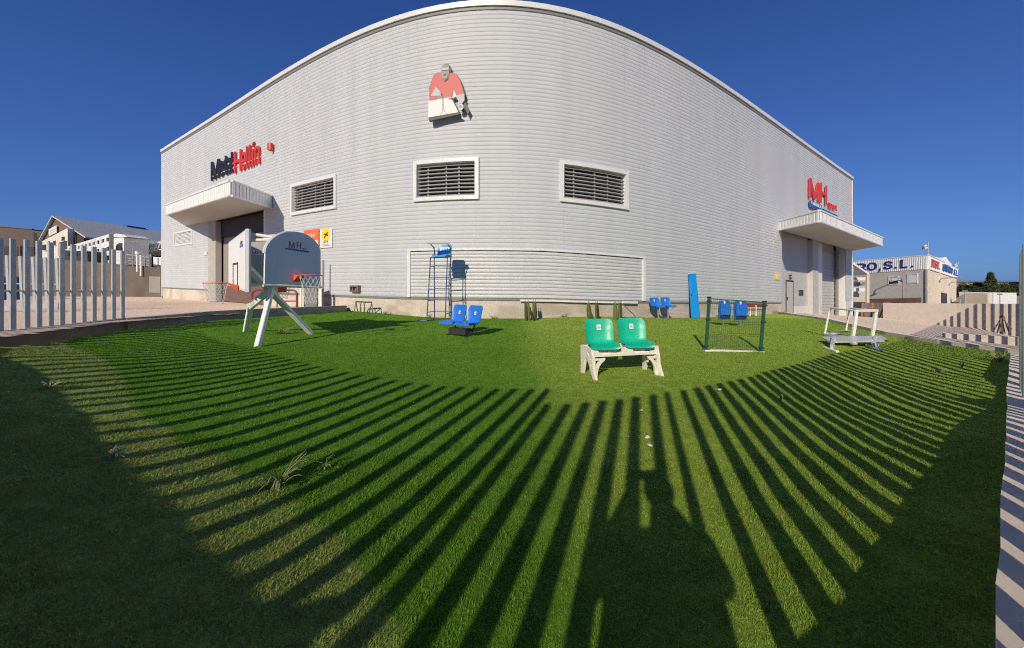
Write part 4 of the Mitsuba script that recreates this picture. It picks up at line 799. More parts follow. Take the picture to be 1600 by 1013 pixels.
# board B: arched, facing the camera in shade
YB_ = 8.75; exB, nB = np.array([.297, .955, 0]), np.array([.955, -.297, 0]); cB = at(457, 445.5, 8.66); MBd = face_frame(cB, exB); sc = 1.0
def bx(px, py):
    d = np.array([(px - 800) / F, 1, -(py - HZ) / F]); o = np.array([0, 0, HC]); p = o + d * ((cB - o) @ nB) / (d @ nB) - cB
    return float(p @ exB), float(p[2])
pts = [bx(413.5, 443.5), bx(501, 447.5), bx(501, 398)] + [bx(457.5 + 43.5 * math.cos(t), 398 - 36 * math.sin(t)) for t in np.linspace(0, math.pi, 26)[1:-1]] + [bx(414.5, 397)]
kb = key(BS + '__backboard'); scene[kb] = mikit.ply(prism(sg.Polygon(pts), .035, MBd, -.035), 'm_boardw')
rimline = [(*bx(457.5 + 43.8 * math.cos(t), 398 - 36.3 * math.sin(t)), 0) for t in np.linspace(math.pi * .98, math.pi * .52, 14)]
add(kb + '__edge_strip', tube([(MBd @ np.array([x, y, -.035, 1]))[:3] for x, y, _ in rimline], .02, 6), 'm_tubewhite')
def qB(x0, x1, y0, y1, m, part, z=.004): add(kb + '__' + part, prism(sg.box(bx(x0, y1)[0], bx(x0, y1)[1], bx(x1, y0)[0], bx(x1, y0)[1]), z, MBd, .0005), m)
shx = np.eye(4); shx[1, 0] = -.10
stp = [bx(446, 375), bx(490, 381.5), bx(489, 398.5), bx(444.5, 392)]
add(kb + '__white_sticker', prism(sg.Polygon(stp), .003, MBd, .0005), 'm_boardw')
add(kb + '__blue_stripe', prism(sg.Polygon([bx(445.5, 387.3), bx(482.5, 392.6), bx(482.5, 395.2), bx(445.5, 389.7)]), .003, MBd, .004), 'm_blue')
def btext(s, px, py, h, part, m, wd):
    t = meshkit.text_mesh(s, 1.0, .003, True); lo, hi = t.bounds; t.apply_translation((-lo[0], -lo[1], 0)); x, y = bx(px, py); x2, y2 = bx(px + wd, py - h); t.apply_scale(((x2 - x) / (hi[0] - lo[0]), (bx(px, py - h)[1] - y) / (hi[1] - lo[1]), 1)); t.apply_transform(MBd @ trimesh.transformations.translation_matrix((x, y, .004)) @ shx); add(kb + '__' + part, t, m)
btext('M', 450.8, 387.2, 10.5, 'letter', 'm_emred', 9.5); btext('H', 463.5, 388.2, 10.3, 'letter', 'm_emred', 6.5); btext('sport', 472.3, 389.8, 2.4, 'letter', 'm_emdark', 6)
for x in (434, 455, 478): qB(x, x + .5, 396, 444, 'm_boardw', 'panel_joint', .0015)
hb_ = cB + exB * bx(463.5, 429)[0] + (0, 0, bx(463.5, 429)[1])
hoop(hb_ + nB * .40 + (0, 0, -.02), .235, hb_, 0, .62, .5)
add(BS + '__lower_tube', tube([at(411, 446.5, 8.2), at(501.5, 449, 9.6)], .03, 8), 'm_boardgrey')
# board C at the back, with its own sticker, and the hoop behind
kc = key(BS + '__backboard'); C0, C1 = at(389, 446, 9.75), at(501, 446, 10.4); zc0, zc1 = at(0, 443, 9.9)[2], at(0, 378, 9.9)[2]; exC = unit((C1 - C0) * (1, 1, 0))
MC = face_frame(np.array([*C0[:2], 0]), exC); Lc = np.linalg.norm((C1 - C0)[:2])
scene[kc] = mikit.ply(prism(sg.box(0, zc0, Lc * .26, zc1), .035, MC, -.04), 'm_backb'); add(kc + '__back_panel', prism(sg.box(Lc * .26 + .003, zc0, Lc, zc1 - .1), .035, MC, -.04), 'm_backb')
add(kc + '__white_sticker', prism(sg.box(.02, zc1 - .34, .30, zc1 - .22), .004, MC, .0), 'm_boardw')
add(kc + '__letter', text('MH', .085, .003, True, 1.1, M=MC @ trimesh.transformations.translation_matrix((.05, zc1 - .325, .005))), 'm_emred')
hoop(at(441, 449, 10.7), .20, at(441, 447, 10.3), 0, .30)
# top and bottom tubes, crossed legs
for p, q_ in ((at(386, 364.5, 8.3), at(431, 372, 8.4)), (at(386, 376, 8.35), at(426, 374.5, 8.3)), (at(388, 445.5, 8.35), at(404, 445.5, 8.5))): add(BS + '__crossbar', tube([p, q_], .035, 8), 'm_tubewhite')
mat('m_legw', speck((.76, .77, .78), .08, 4, 50), .4)
f1, f2, f3 = gp(486.8, 522), gp(384, 518), gp(402, 542.5)
add(BS + '__leg', bar(at(388, 419, 8.45), f1 + (0, 0, .0), .125, .105, up=(0, 1, 0), bev=.012), 'm_legw')
kn = at(391.5, 479, 9.6); add(BS + '__leg', cat([bar(at(430, 446, 9.0), kn, .15, .12, up=(0, 1, 0), bev=.012), bar(kn + (.01, 0, .05), f2 + (0, 0, -.02), .13, .12, bev=.012)]), 'm_legw')
add(BS + '__leg', bar(at(424.5, 452, 8.85), f3, .105, .10, up=(0, 1, 0), bev=.012), 'm_legw')
mat('m_backb', speck((.42, .41, .39), .1, 2, 20), .6)

# ---------------------------------------------------------------- things against the warehouse wall
k = 'hook_stand'; labels[k] = {'label': 'small dark steel frame with hanging hooks against the plinth', 'category': 'steel frame'}
Yh = 17.9; a0, a1, b0, b1 = at(553.5, 488, Yh), at(556, 471.5, Yh), at(582.5, 490, Yh - .2), at(581, 472.5, Yh - .2); a2, b2 = at(559, 488, Yh + .4), at(577, 489, Yh + .4)
scene[k] = mikit.ply(tube([a1, b1], .035, 8), 'm_bluetube')
for p, q_ in ((a0, a1), (b0, b1), (a2, a1), (b2, b1)): add(k + '__leg', tube([p, q_], .024, 6), 'm_steel')
for x in (563.5, 569.5): add(k + '__hook', cat([tube([at(x - 1.2, 472.5, Yh - .1), at(x, 480, Yh - .1)], .016, 5), tube([at(x + 1.2, 472.5, Yh - .1), at(x, 480, Yh - .1)], .016, 5), tube([at(x, 480, Yh - .1), at(x - .3, 487.5, Yh - .1)], .034, 6)]), 'm_rust')
k = 'white_beam'; labels[k] = {'label': 'long thin white beam hung with rolled olive green bundles along the plinth', 'category': 'beam'}
Yb0 = 16.35
scene[k] = mikit.ply(wall_block(s_of(812.5), s_of(974), HT - .13, HT - .05, .02, .12), 'm_tubewhite'); add(k + '__end_piece', wall_block(s_of(970), s_of(992.5), HT - .12, HT - .02, .125, .17), 'm_tubewhite')
mat('m_olive', speck((.10, .125, .035), .4, 5, 30), .8); mat('m_olive2', speck((.05, .06, .022), .3, 5, 30), .8)
rb = random.Random(5)
for i, (x0, x1, y1, Y) in enumerate(((820, 823.8, 503.5, 15.6), (824.2, 828, 503.7, 15.7), (832.3, 835.5, 503, 15.8), (835.8, 838.8, 502.5, 15.9), (917.5, 922.8, 496.5, 16.4), (930, 932.4, 497, 16.4), (932.8, 935.8, 497, 16.5), (959, 964.2, 501, 15.9), (966, 969, 501.3, 15.9), (969.3, 972, 501.3, 16.0))):
    top, bot = at((x0 + x1) / 2 - .6, 473.5, Yb0 - .12), at((x0 + x1) / 2 + .4, y1, Y); w = (x1 - x0) / F * Y * .62
    b_ = key(k + '__green_bundle'); pts = [lerp(top, bot, t) for t in np.linspace(0, 1, 7)]; r = w * np.array([.75, .85, .95, 1.02, 1.05, 1.0, .9]) * (1 + .06 * np.array([rb.uniform(-1, 1) for _ in range(7)]))
    m = tube(pts, r, 9); scene[b_] = mikit.ply(m, 'm_olive' if i % 3 else 'm_olive2', smooth=50); add(b_ + '__hanger', tube([top + (0, 0, .14), top - (0, 0, .02)], .012, 5), 'm_steel')
add(k + '__strap', tube([at(828, 481, 15.8), at(830, 490, 15.6), at(832.5, 498, 15.5), at(835, 503, 15.5)], .028, 5), 'm_olive2'); add(k + '__strap', tube([at(972, 474.5, Yb0), at(985, 487, Yb0 - .1), at(990, 491.5, Yb0), at(993, 496, Yb0)], .022, 5), 'm_rust'); add(k + '__strap', tube([at(922, 480, 16), at(923.5, 489, 15.9), at(926, 496.5, 15.8)], .028, 5), 'm_olive2')
# red goal frame and grey cabinet behind the basketball stand
k = 'red_tube_frame'; labels[k] = {'label': 'dark red tube frame standing in the yard behind the basketball stand', 'category': 'tube frame'}
mat('m_darkred', speck((.20, .045, .035), .15, 5, 40), .5)
Yr = 19.0; zr_ = lambda x, Y: float(zy(np.array([(x - 800) / F * Y]), np.array([Y]))[0])
scene[k] = mikit.ply(tube(bend([at(394, 486, Yr + .3), at(394, 457, Yr + .3), at(400, 453.5, Yr + .3), at(418, 453.5, Yr), at(460, 453.8, Yr), at(464, 457.5, Yr), at(464, 489, Yr)], .12), .05, 8), 'm_darkred')
add(k + '__lower_bar', tube([at(433, 471, Yr), at(464, 470.5, Yr)], .035, 6), 'm_darkred'); add(k + '__post', tube([at(433, 454, Yr), at(433, 489, Yr)], .03, 6), 'm_darkred')
k = 'grey_cabinet'; labels[k] = {'label': 'dark grey cabinet between white posts behind the arched backboard', 'category': 'cabinet'}
Yc = 19.4; mat('m_cab', speck((.16, .165, .18), .15, 2, 20), .6)
c = at(488, 468, Yc); scene[k] = mikit.ply(box(.70, .5, 1.5, M=frame((c[0], c[1], at(0, 470, Yc)[2]), (1, 0, 0)), bev=.02), 'm_cab')
for x0, x1 in ((469, 471.5), (473, 475), (498, 502.8)): add(k + '__post', bar(at((x0 + x1) / 2, 490, Yc - .3), at((x0 + x1) / 2, 449.5, Yc - .3), (x1 - x0) / F * Yc, .08, up=(0, 1, 0)), 'm_tubewhite')
add(k + '__side_rail', bar(at(504.5, 478, Yc + .2), at(505.2, 406.5, Yc + .2), .07, .07, up=(0, 1, 0)), 'm_greyshade')
k = 'small_frame'; labels[k] = {'label': 'low red and white frame by the plinth at the far right of the lawn', 'category': 'frame'}
scene[k] = mikit.ply(cat([bar(at(1168, 477, 22.5), at(1192, 477.5, 22.9), .10, .2), bar(at(1168, 484, 22.5), at(1192, 484.5, 22.9), .06, .05)]), 'm_darkred'); add(k + '__post', cat([bar(at(x, 477, 22.6), at(x, 494, 22.6), .06, .06, up=(0, 1, 0)) for x in (1172, 1181, 1194)]), 'm_tubewhite')
# ---------------------------------------------------------------- left background, beyond the yard
def quadbox(pts_front, depth_vec):         # solid from a front polygon in space, pushed back
    f = np.array(pts_front, float); b = f + np.asarray(depth_vec, float); n = len(f)
    fs = [[0, i, i + 1] for i in range(1, n - 1)] + [[n, n + i + 1, n + i] for i in range(1, n - 1)]
    for i in range(n): j = (i + 1) % n; fs += [[i, n + i, n + j], [i, n + j, j]]
    return trimesh.Trimesh(np.vstack([f, b]), fs, process=False)
def pq(pts, Y): return [at(x, y, Y) for x, y in pts]
def slab(parent, pts, Y, m, d=.08): return add(parent, quadbox(pq(pts, Y), (0, d, 0)), m)
k = add('retaining_wall', quadbox(pq([(-1000, 388), (60, 403), (120, 408), (171, 412.5), (197, 415.7), (252, 418.3), (300, 420), (300, 466), (-1000, 470)], 39), (0, 1.0, 0)), 'm_retain'); lab(k, 'tall stained brown concrete retaining wall at the back of the yard', 'retaining wall')
add(k + '__patch', quadbox(pq([(233, 432), (250, 432.5), (250, 458), (233, 457)], 38.99), (0, .02, 0)), 'm_curb'); add(k + '__drain_pipe', cat([tube([at(214, 393, 38.8), at(214.5, 425, 38.8)], .085, 8), tube([at(219.8, 399, 38.8), at(220.3, 431, 38.8)], .085, 8)]), 'm_tubewhite'); add(k + '__lamp_box', box(.28, .2, .3, M=frame(at(213.7, 395.3, 38.7), (1, 0, 0)), bev=.04), 'm_tubewhite')
k = add('terrace', trimesh.Trimesh([at(-300, 400, 39.6), at(330, 421, 39.6), (-40, 140, 2.9), (-260, 140, 3.4)], [[0, 1, 2], [0, 2, 3]], process=False), 'm_soil'); structure(k)
mat('m_brown', speck((.115, .092, .085), .2, .3, 3), .85); mat('m_brown2', speck((.16, .125, .118), .2, .3, 3), .85); mat('m_roofgrey', speck((.50, .52, .50), .12, .3, 2), .6); mat('m_whitewall', speck((.68, .66, .58), .12, .4, 3), .8); mat('m_darkshade', (.05, .045, .05), .8); mat('m_bluedrum', speck((.02, .03, .10), .3, 1, 6), .5)  # the dark grey serves dark parts and also stands in for shade
k = 'brown_building'; scene[k] = mikit.ply(quadbox(pq([(-800, 320), (0, 353.4), (50, 358.4), (51.5, 360.2), (75, 363.2), (75, 412), (-800, 412)], 76), (0, 14, 0)), 'm_brown'); lab(k, 'long low brown building behind the left fence', 'building')
slab(k + '__window_band', [(-120, 382.5), (56, 386), (56, 399.5), (-120, 399.5)], 75.9, 'm_darkshade'); slab(k + '__roof_edge', [(-120, 342), (0, 352.4), (50, 357.4), (50, 358.8), (-120, 344)], 75.8, 'm_brown2', .3)  # first strip paints the shade above the wall as dark openings
for x in (-60, -30, 0, 30): slab(k + '__pier', [(x, 383), (x + 1.5, 383), (x + 1.5, 400), (x, 400)], 75.7, 'm_brown2')
slab(k + '__downpipe', [(52, 363), (53.2, 363), (53.2, 400), (52, 400)], 75.7, 'm_darkshade'); slab(k + '__vent', [(57, 369), (64, 370), (64, 377), (57, 377)], 75.7, 'm_darkshade')
k = 'gabled_hall'; labels[k] = {'label': 'gabled hall with a pale roof and brown front above the retaining wall', 'category': 'hall'}
Yh = 70.; scene[k] = mikit.ply(quadbox(pq([(62, 374), (81, 340), (131, 371.5), (131, 420), (62, 420)], Yh), (0, 30, 0)), 'm_brown2')
rid, eL, eR = at(81, 338.8, Yh - .5), at(60.5, 376, Yh - .5), at(133, 372.3, Yh - .5); B = np.array([0, 32., 0]); up = np.array([0, 0, .25])
add(k + '__roof', quadbox([rid, rid + B, eR + B, eR], up), 'm_roofgrey'); add(k + '__roof', quadbox([eL, eL + B, rid + B, rid], up), 'm_roofgrey')
add(k + '__ridge_vent', box(1.0, 4.2, .55, M=frame(at(210, 356.5, 85), (1, .0, 0))), 'm_darkshade')
add(k + '__side_wall', quadbox([at(131.2, 374, Yh + 1), at(131.2, 420, Yh + 1), at(131.2, 420, Yh + 1) + (0, 29, 0), at(131.2, 374, Yh + 1) + (0, 29, 0)], (.1, 0, 0)), 'm_darkshade')  # shade on this side is put into the dark wall colour
slab(k + '__porch_wall', [(65, 377.5), (105, 356.8), (105.8, 357), (105.8, 410), (65, 410)], Yh - 1.4, 'm_whitewall', 1.2); sgp = slab(k + '__sign_board', [(75.8, 358.5), (88.2, 352.2), (88.4, 363.5), (76.2, 369.2)], Yh - .3, 'm_whitewall')
slab(k + '__sign_print', [(78.5, 360.8), (86.5, 356.8), (86.5, 358), (78.5, 362)], Yh - .32, 'm_emlight'); slab(k + '__sign_print', [(78.5, 364.3), (86.5, 360.3), (86.5, 361.2), (78.5, 365.2)], Yh - .32, 'm_emlight')
for q_ in ([(96, 371), (100, 369.5), (100, 376), (96, 377)], [(74, 378), (77, 377), (77, 383), (74, 384)], [(83, 377), (86, 376), (86, 383), (83, 383.5)], [(66, 383), (71, 382), (71, 391), (66, 391)]):
    w = key(k + '__window'); scene[w] = mikit.ply(quadbox(pq(q_, Yh - 1.5), (0, .06, 0)), 'm_pane'); add(w + '__sill', quadbox(pq([(q_[3][0] - .3, q_[3][1]), (q_[2][0] + .3, q_[2][1]), (q_[2][0] + .3, q_[2][1] + .8), (q_[3][0] - .3, q_[3][1] + .8)], Yh - 1.6), (0, .1, 0)), 'm_white')
slab(k + '__gateway', [(91.5, 379.5), (104, 376.5), (104, 400), (91.5, 400)], Yh - 1.5, 'm_darkshade'); slab(k + '__gate_post', [(104.6, 357), (105.8, 357), (105.8, 395), (104.6, 395)], Yh - 1.6, 'm_white')
slab(k + '__side_shed', [(112, 378), (120, 366), (131, 372), (131, 385), (112, 385)], Yh - .5, 'm_darkshade', .3)
# livestock truck
k = 'livestock_truck'; labels[k] = {'label': 'white livestock truck with rows of square vent holes above the retaining wall', 'category': 'truck'}
P0, P1 = at(172, 412, 44), at(106, 409, 60); ex = unit((P0 - P1) * (1, 1, 0)); n_ = np.array([ex[1], -ex[0], 0]); Lk = np.linalg.norm((P0 - P1)[:2]); Ht = at(172, 366.5, 44)[2]; zb = 3.3
MT = face_frame(np.array([*P1[:2], zb]), ex); H = Ht - zb
body = sg.box(0, 0, Lk, H); holes = []
cols = 11
for i in range(cols):
    for (y0, y1) in ((.80, .92), (.50, .63), (.20, .36)):
        x0 = (i + .22) / cols * Lk; holes.append(sg.box(x0, y0 * H, x0 + .56 / cols * Lk, y1 * H))
pn = body.difference(shapely.union_all(holes)); scene[k] = mikit.ply(prism(pn, .12, MT, -.12), 'm_white'); add(k + '__inner_wall', prism(body.buffer(-.06), .05, MT, -.5), 'm_darkshade'); add(k + '__roof', prism(sg.box(0, H - .02, Lk, H + .08), 2.4, MT, -2.4), 'm_white')
for i in range(cols + 1): add(k + '__rib', prism(sg.box(i / cols * Lk - .05, .02, i / cols * Lk + .05, H - .03), .05, MT, .003), 'm_tubewhite')
add(k + '__end_post', prism(sg.box(Lk + .02, 0, Lk + .35, H + .02), .5, MT, -.4), 'm_greyshade')
Yc = 44.0; cab = [(174, 377), (177, 372.5), (192, 371), (193, 372), (193, 414), (174, 414)]
c_ = key(k + '__cab'); scene[c_] = mikit.ply(quadbox(pq(cab, Yc), (.6, 2.4, 0)), 'm_white'); add(c_ + '__spoiler', quadbox(pq([(174, 371), (176, 366.5), (182, 365.2), (192, 366.5), (199, 370.3), (192, 370.6)], Yc), (.4, 2.2, 0)), 'm_white'); add(c_ + '__side_window', quadbox(pq([(181.5, 383), (186, 380), (190.5, 380), (190.5, 391.5), (183, 391.5)], Yc - .05), (0, .06, 0)), 'm_pane'); add(c_ + '__mirror', quadbox(pq([(180.8, 384), (182.6, 383.5), (182.6, 391.5), (181, 391.5)], Yc - .5), (0, .2, 0)), 'm_black'); add(c_ + '__front_edge', quadbox(pq([(192.2, 372), (193.8, 372), (193.8, 404), (192.2, 404)], Yc - .06), (0, .1, 0)), 'm_tubewhite'); add(c_ + '__door_line', quadbox(pq([(181, 394), (190.5, 394), (190.5, 394.5), (181, 394.5)], Yc - .03), (0, .04, 0)), 'm_emlight')
for x in (178, 188): add(k + '__wheel', tube([at(x, 416.5, Yc + .1), at(x, 416.5, Yc + .1) + (0, .4, 0)], .5, 16), 'm_black')
k = 'shelter'; labels[k] = {'label': 'grey lean-to roof over a dark bay behind the white truck cab', 'category': 'shelter'}
scene[k] = mikit.ply(quadbox(pq([(194, 371.5), (220, 374), (232, 380.5), (233, 382.5), (194, 377.5)], 52), (0, 5, 0)), 'm_roofgrey'); add(k + '__back_wall', quadbox(pq([(192, 377), (240, 383), (240, 420), (192, 416)], 56), (0, .3, 0)), 'm_darkshade')
k = 'dark_pickup'; labels[k] = {'label': 'dark car with a pale roof parked above the retaining wall left of the white truck', 'category': 'car'}
Yp = 43.; scene[k] = mikit.ply(quadbox(pq([(92, 401), (97, 393), (101, 390.6), (135, 392.3), (137.5, 399), (138, 412), (91, 412)], Yp), (0, 1.8, 0)), 'm_darkshade'); add(k + '__roof', quadbox(pq([(98, 390.8), (101, 389.6), (134, 391.4), (136, 392.9)], Yp - .02), (0, 1.84, 0)), 'm_white')
for a_, b_ in ((99, 108), (110, 121), (123, 133)): add(k + '__window', quadbox(pq([(a_, 394), (b_, 394.4), (b_, 400), (a_ - 1, 399.7)], Yp - .04), (0, .05, 0)), 'm_pane')
for x in (100, 130): add(k + '__wheel', tube([at(x, 412, Yp - .08), at(x, 412, Yp - .08) + (0, .25, 0)], .36, 14), 'm_black')
k = 'pipe_rail'; labels[k] = {'label': 'steel pipe railing on top of the retaining wall beside the white truck', 'category': 'railing'}
scene[k] = mikit.ply(cat([tube([at(194, y, 40.0), at(235, y + 5.4, 40.0)], .06 if y > 398 else .14, 6) for y in (398, 403.2, 407, 411)]), 'm_steel')
for x in (197, 207.5, 226, 233, 235.5): add(k + '__post', tube([at(x, 397.5 if x != 207.5 else 386, 39.9), at(x, 418, 39.9)], .06, 6), 'm_steel')
k = 'open_shed'; labels[k] = {'label': 'open shed roof on white steel trusses beside the left end of the warehouse', 'category': 'shed'}
Ys = 47.; scene[k] = mikit.ply(quadbox(pq([(215, 396), (262, 370), (262, 372), (216, 397.6)], Ys), (0, 8, 0)), 'm_roofgrey'); add(k + '__truss', cat([tube([at(222, 395.5, Ys), at(262, 388, Ys)], .07, 5)] + [tube([at(226 + 7 * i, 394.7 - 1.3 * i, Ys), at(229.5 + 7 * i, 389.5 - 4 * i, Ys)], .05, 5) for i in range(5)] + [tube([at(229.5 + 7 * i, 389.5 - 4 * i, Ys), at(233 + 7 * i, 393.4 - 1.3 * i, Ys)], .05, 5) for i in range(5)]), 'm_tubewhite')
add(k + '__white_tank', quadbox(pq([(239, 401.5), (262, 403), (262, 416), (249, 418.5), (240, 416)], 42), (0, 2, 0)), 'm_white'); add(k + '__back_wall', quadbox(pq([(225, 396), (262, 389), (262, 418), (225, 418)], Ys + 7), (0, .3, 0)), 'm_brown')
# second slatted gate and dark blue drums in the yard
k = 'yard_gate'; labels[k] = {'label': 'slatted steel gate standing deeper in the yard behind the left fence', 'category': 'gate'}
gx = [-15, 5, 11, 30.5, 52, 71, 89.5]
gr = []
for x in (-14, 10.8, 31.5, 51.3, 70.2, 88.5):
    a_, b_ = at(x + 3.5, float(np.interp(x, [0, 90], [484, 476.5])), 15.2), at(x, float(np.interp(x, [0, 90], [398.5, 403.5])), 15.2); add(k + '__slat', bar(a_, b_, .10, .05, up=(0, 1, 0)), 'm_galv')
add(k + '__rail', cat([tube([at(-20, 443, 15.28), at(93, 444.5, 15.28)], .03, 6)]), 'm_galv'); add(k + '__bottom_beam', bar(at(-20, 484, 15.3), at(95, 478, 15.3), .10, .12), 'm_galv'); add(k + '__stop_post', bar(at(94, 484, 15.2), at(94, 474, 15.2), .09, .09, up=(0, 1, 0)), 'm_rust')
scene[k] = mikit.ply(bar(at(-20, 480.5, 15.32), at(95, 475, 15.32), .05, .05), 'm_galv')
for i, (x, y0, y1, Y) in enumerate(((8, 433, 470, 30), (17, 431, 470, 31), (27, 433, 469, 30.5), (-4, 432, 470, 30))):
    k = key('blue_drum'); w = 9 / F * Y * .5; m = tube([at(x, y1, Y), at(x, y1 - 1, Y), at(x, (y0 + y1) / 2, Y), at(x, y0 + 1, Y), at(x, y0, Y)], [w * .95, w, w * 1.03, w, w * .93], 14); scene[k] = mikit.ply(m, 'm_bluedrum', smooth=40)
    lab(k, ('second dark blue drum from the left edge, against the retaining wall', 'third dark blue drum from the left edge, against the retaining wall', 'rightmost dark blue drum against the retaining wall behind the left fence', 'leftmost dark blue drum at the very edge behind the left fence')[i], 'drum', 'dark blue drums behind the left fence')
    add(k + '__lid', tube([at(x, y0, Y), at(x, y0 - .6, Y)], w * .97, 14), 'm_blackbase')

# ---------------------------------------------------------------- right background
def onquad(mesh, Q, off=.0):               # unit-square mesh (x, y in 0..1, z metres outward) laid on the quad bl, br, tr, tl
    bl, br, tr, tl = [np.asarray(p, float) for p in Q]; n = unit(np.cross(br - bl, tl - bl)); v = np.array(mesh.vertices); u, w = v[:, :1], v[:, 1:2]
    P = (1 - u) * (1 - w) * bl + u * (1 - w) * br + u * w * tr + (1 - u) * w * tl + n * (v[:, 2:3] + off)
    return trimesh.Trimesh(P, mesh.faces, process=False)
def unitbox(x0, x1, y0, y1, d): m = trimesh.creation.box((x1 - x0, y1 - y0, d)); m.apply_translation(((x0 + x1) / 2, (y0 + y1) / 2, d / 2)); return m
k = 'sign_building'; labels[k] = {'label': 'pale industrial building with a white ribbed band lettered in blue and red', 'category': 'building'}
mat('m_greywall', speck((.44, .43, .40), .12, .3, 3), .8); mat('m_beige', speck((.56, .50, .42), .14, .3, 3), .8); mat('m_band', speck((.68, .70, .72), .06, .5, 4), .5); mat('m_letterblue', (.02, .04, .22), .5); mat('m_brickdark', speck((.16, .085, .06), .3, .6, 5), .85)
YL, YC, YR = 73., 60., 98.
LW = [at(1312, 485, YL), at(1449.5, 485, YC), at(1449.0, 420.8, YC), at(1312, 430.4, YL)]; LFQ = [at(1312, 430.2, YL), at(1449.2, 420.6, YC), at(1450.4, 399, YC), at(1312, 410.5, YL)]
RW = [at(1449.5, 485, YC), at(1494, 488, YR), at(1494.5, 435.6, YR), at(1449.0, 420.8, YC)]; RFQ = [at(1449.2, 420.6, YC), at(1495, 435.4, YR), at(1496, 420.6, YR), at(1450.4, 399, YC)]
ub = unitbox(0, 1, 0, 1, .25)
scene[k] = mikit.ply(onquad(ub, LW, -.25), 'm_greywall'); add(k + '__end_wall', onquad(ub, RW, -.25), 'm_beige')
for Q, nm, n in ((LFQ, 'fascia', 46), (RFQ, 'fascia', 40)):
    f_ = key(k + '__' + nm); scene[f_] = mikit.ply(onquad(unitbox(0, 1, 0, 1, .22), Q, -.12), 'm_band'); add(f_ + '__rib', cat([onquad(unitbox((i + .1) / n, (i + .5) / n, .02, .98, .06), Q, .1) for i in range(n)]), 'm_band'); labels[f_ + '__rib'] = {'kind': 'stuff'}; add(f_ + '__cap', onquad(unitbox(-.002, 1.002, .99, 1.04, .4), Q, -.2), 'm_white')
for t in (.22, .42, .62, .80, .93): add(k + '__panel_joint', onquad(unitbox(t, t + .004, 0, 1, .012), LW, .001), 'm_emlight')
add(k + '__corner_trim', bar(at(1449.4, 486, YC - .1), at(1449.2, 420.8, YC - .1), .35, .3, up=(0, 1, 0)), 'm_beige')
def sgn(s, x0, x1, y0, y1, Q, m, px):       # letters from photograph columns x0..x1 on the band
    pl, pr = px; t = meshkit.text_mesh(s, 1.0, .1, True); lo, hi = t.bounds; t.apply_translation((-lo[0], -lo[1], 0))
    Xl, Xr, Yl, Yr_ = Q[0][0], Q[1][0], Q[0][1], Q[1][1]
    def u_of(x): a = (x - 800) / F; return (a * Yl - Xl) / ((Xr - Xl) - a * (Yr_ - Yl))
    u0, u1 = u_of(x0), u_of(x1); t.apply_scale(((u1 - u0) / (hi[0] - lo[0]), (y1 - y0) / (hi[1] - lo[1]), 1)); t.apply_translation((u0, y0, 0)); return add(k + '__letter', onquad(t, Q, .17), m)
for s, x0, x1, y0, y1 in (('R', 1339.5, 1355, .20, .80), ('O', 1356.5, 1371.5, .20, .80), (',', 1374.5, 1377.6, .05, .30), ('S', 1382, 1396, .20, .80), ('.', 1399.3, 1402.4, .20, .34), ('L', 1408, 1419.5, .20, .82), ('.', 1425, 1428.6, .20, .34)): sgn(s, x0, x1, y0, y1, LFQ, 'm_letterblue', (0, 0))
for s, x0, x1, m in (('DIST.', 1451.6, 1465.3, 'm_emred'), ('NAVARRO', 1469.8, 1485.5, 'm_blue'), ('S.L.', 1487.5, 1494.2, 'm_blue')): sgn(s, x0, x1, .22, .80, RFQ, m, (0, 0))
add(k + '__roof_crest', quadbox(pq([(1461, 404.5), (1463, 401.5), (1470, 405), (1476, 403.5), (1478.5, 402), (1481, 406), (1487, 413), (1487, 417), (1461, 406)], 75), (0, .3, 0)), 'm_white')
def win(Q, u0, u1, w0, w1, lowdark):
    w = key(k + '__window'); scene[w] = mikit.ply(onquad(unitbox(u0, u1, w0, w1, .04), Q, .0), 'm_pane'); add(w + '__shutter', onquad(unitbox(u0 + .003, u1 - .003, w0 + (w1 - w0) * lowdark, w1 - .01, .05), Q, .042), 'm_white'); add(w + '__frame', cat([onquad(unitbox(u0 - .006, u0, w0, w1, .1), Q), onquad(unitbox(u1, u1 + .006, w0, w1, .1), Q), onquad(unitbox(u0 - .006, u1 + .006, w0 - .02, w0, .12), Q), onquad(unitbox(u0 - .006, u1 + .006, w1, w1 + .02, .1), Q)]), 'm_white')
def uL(x): a = (x - 800) / F; return (a * LW[0][1] - LW[0][0]) / ((LW[1][0] - LW[0][0]) - a * (LW[1][1] - LW[0][1]))
win(LW, uL(1389), uL(1404.5), .68, .865, .42); win(LW, uL(1419.5), uL(1434), .69, .89, .03)
add(k + '__dark_base', onquad(unitbox(uL(1326), uL(1440), .205, .31, .15), LW, .0), 'm_brickdark')
def lamp_arm(Q, u, w, rise, reach): b_ = onquad(trimesh.Trimesh([(u, w, 0)], [[0, 0, 0]], process=False), Q).vertices[0]; n = unit(np.cross(Q[1] - Q[0], Q[3] - Q[0])); q_ = key(k + '__lamp_arm'); scene[q_] = mikit.ply(tube(bend([b_, b_ + n * .3 + (0, 0, rise), b_ + n * reach + (0, 0, rise + .2), b_ + n * (reach + .1) + (0, 0, rise - .5)], .5), .07, 6), 'm_greyshade'); add(q_ + '__lamp_head', box(.5, .3, .18, M=frame(b_ + n * (reach + .1) + (0, 0, rise - .5), (1, 0, 0)), bev=.04), 'm_greyshade')
lamp_arm(LW, uL(1411), .72, .6, 2.4); lamp_arm(RW, .28, .74, .8, 2.6); lamp_arm(RW, .62, .72, .8, 2.6)
add(k + '__conduit', onquad(unitbox(uL(1411) - .001, uL(1411) + .002, .3, .75, .05), LW), 'm_greyshade'); add(k + '__downpipe', onquad(unitbox(.30, .31, 0, 1, .15), RW), 'm_beige')
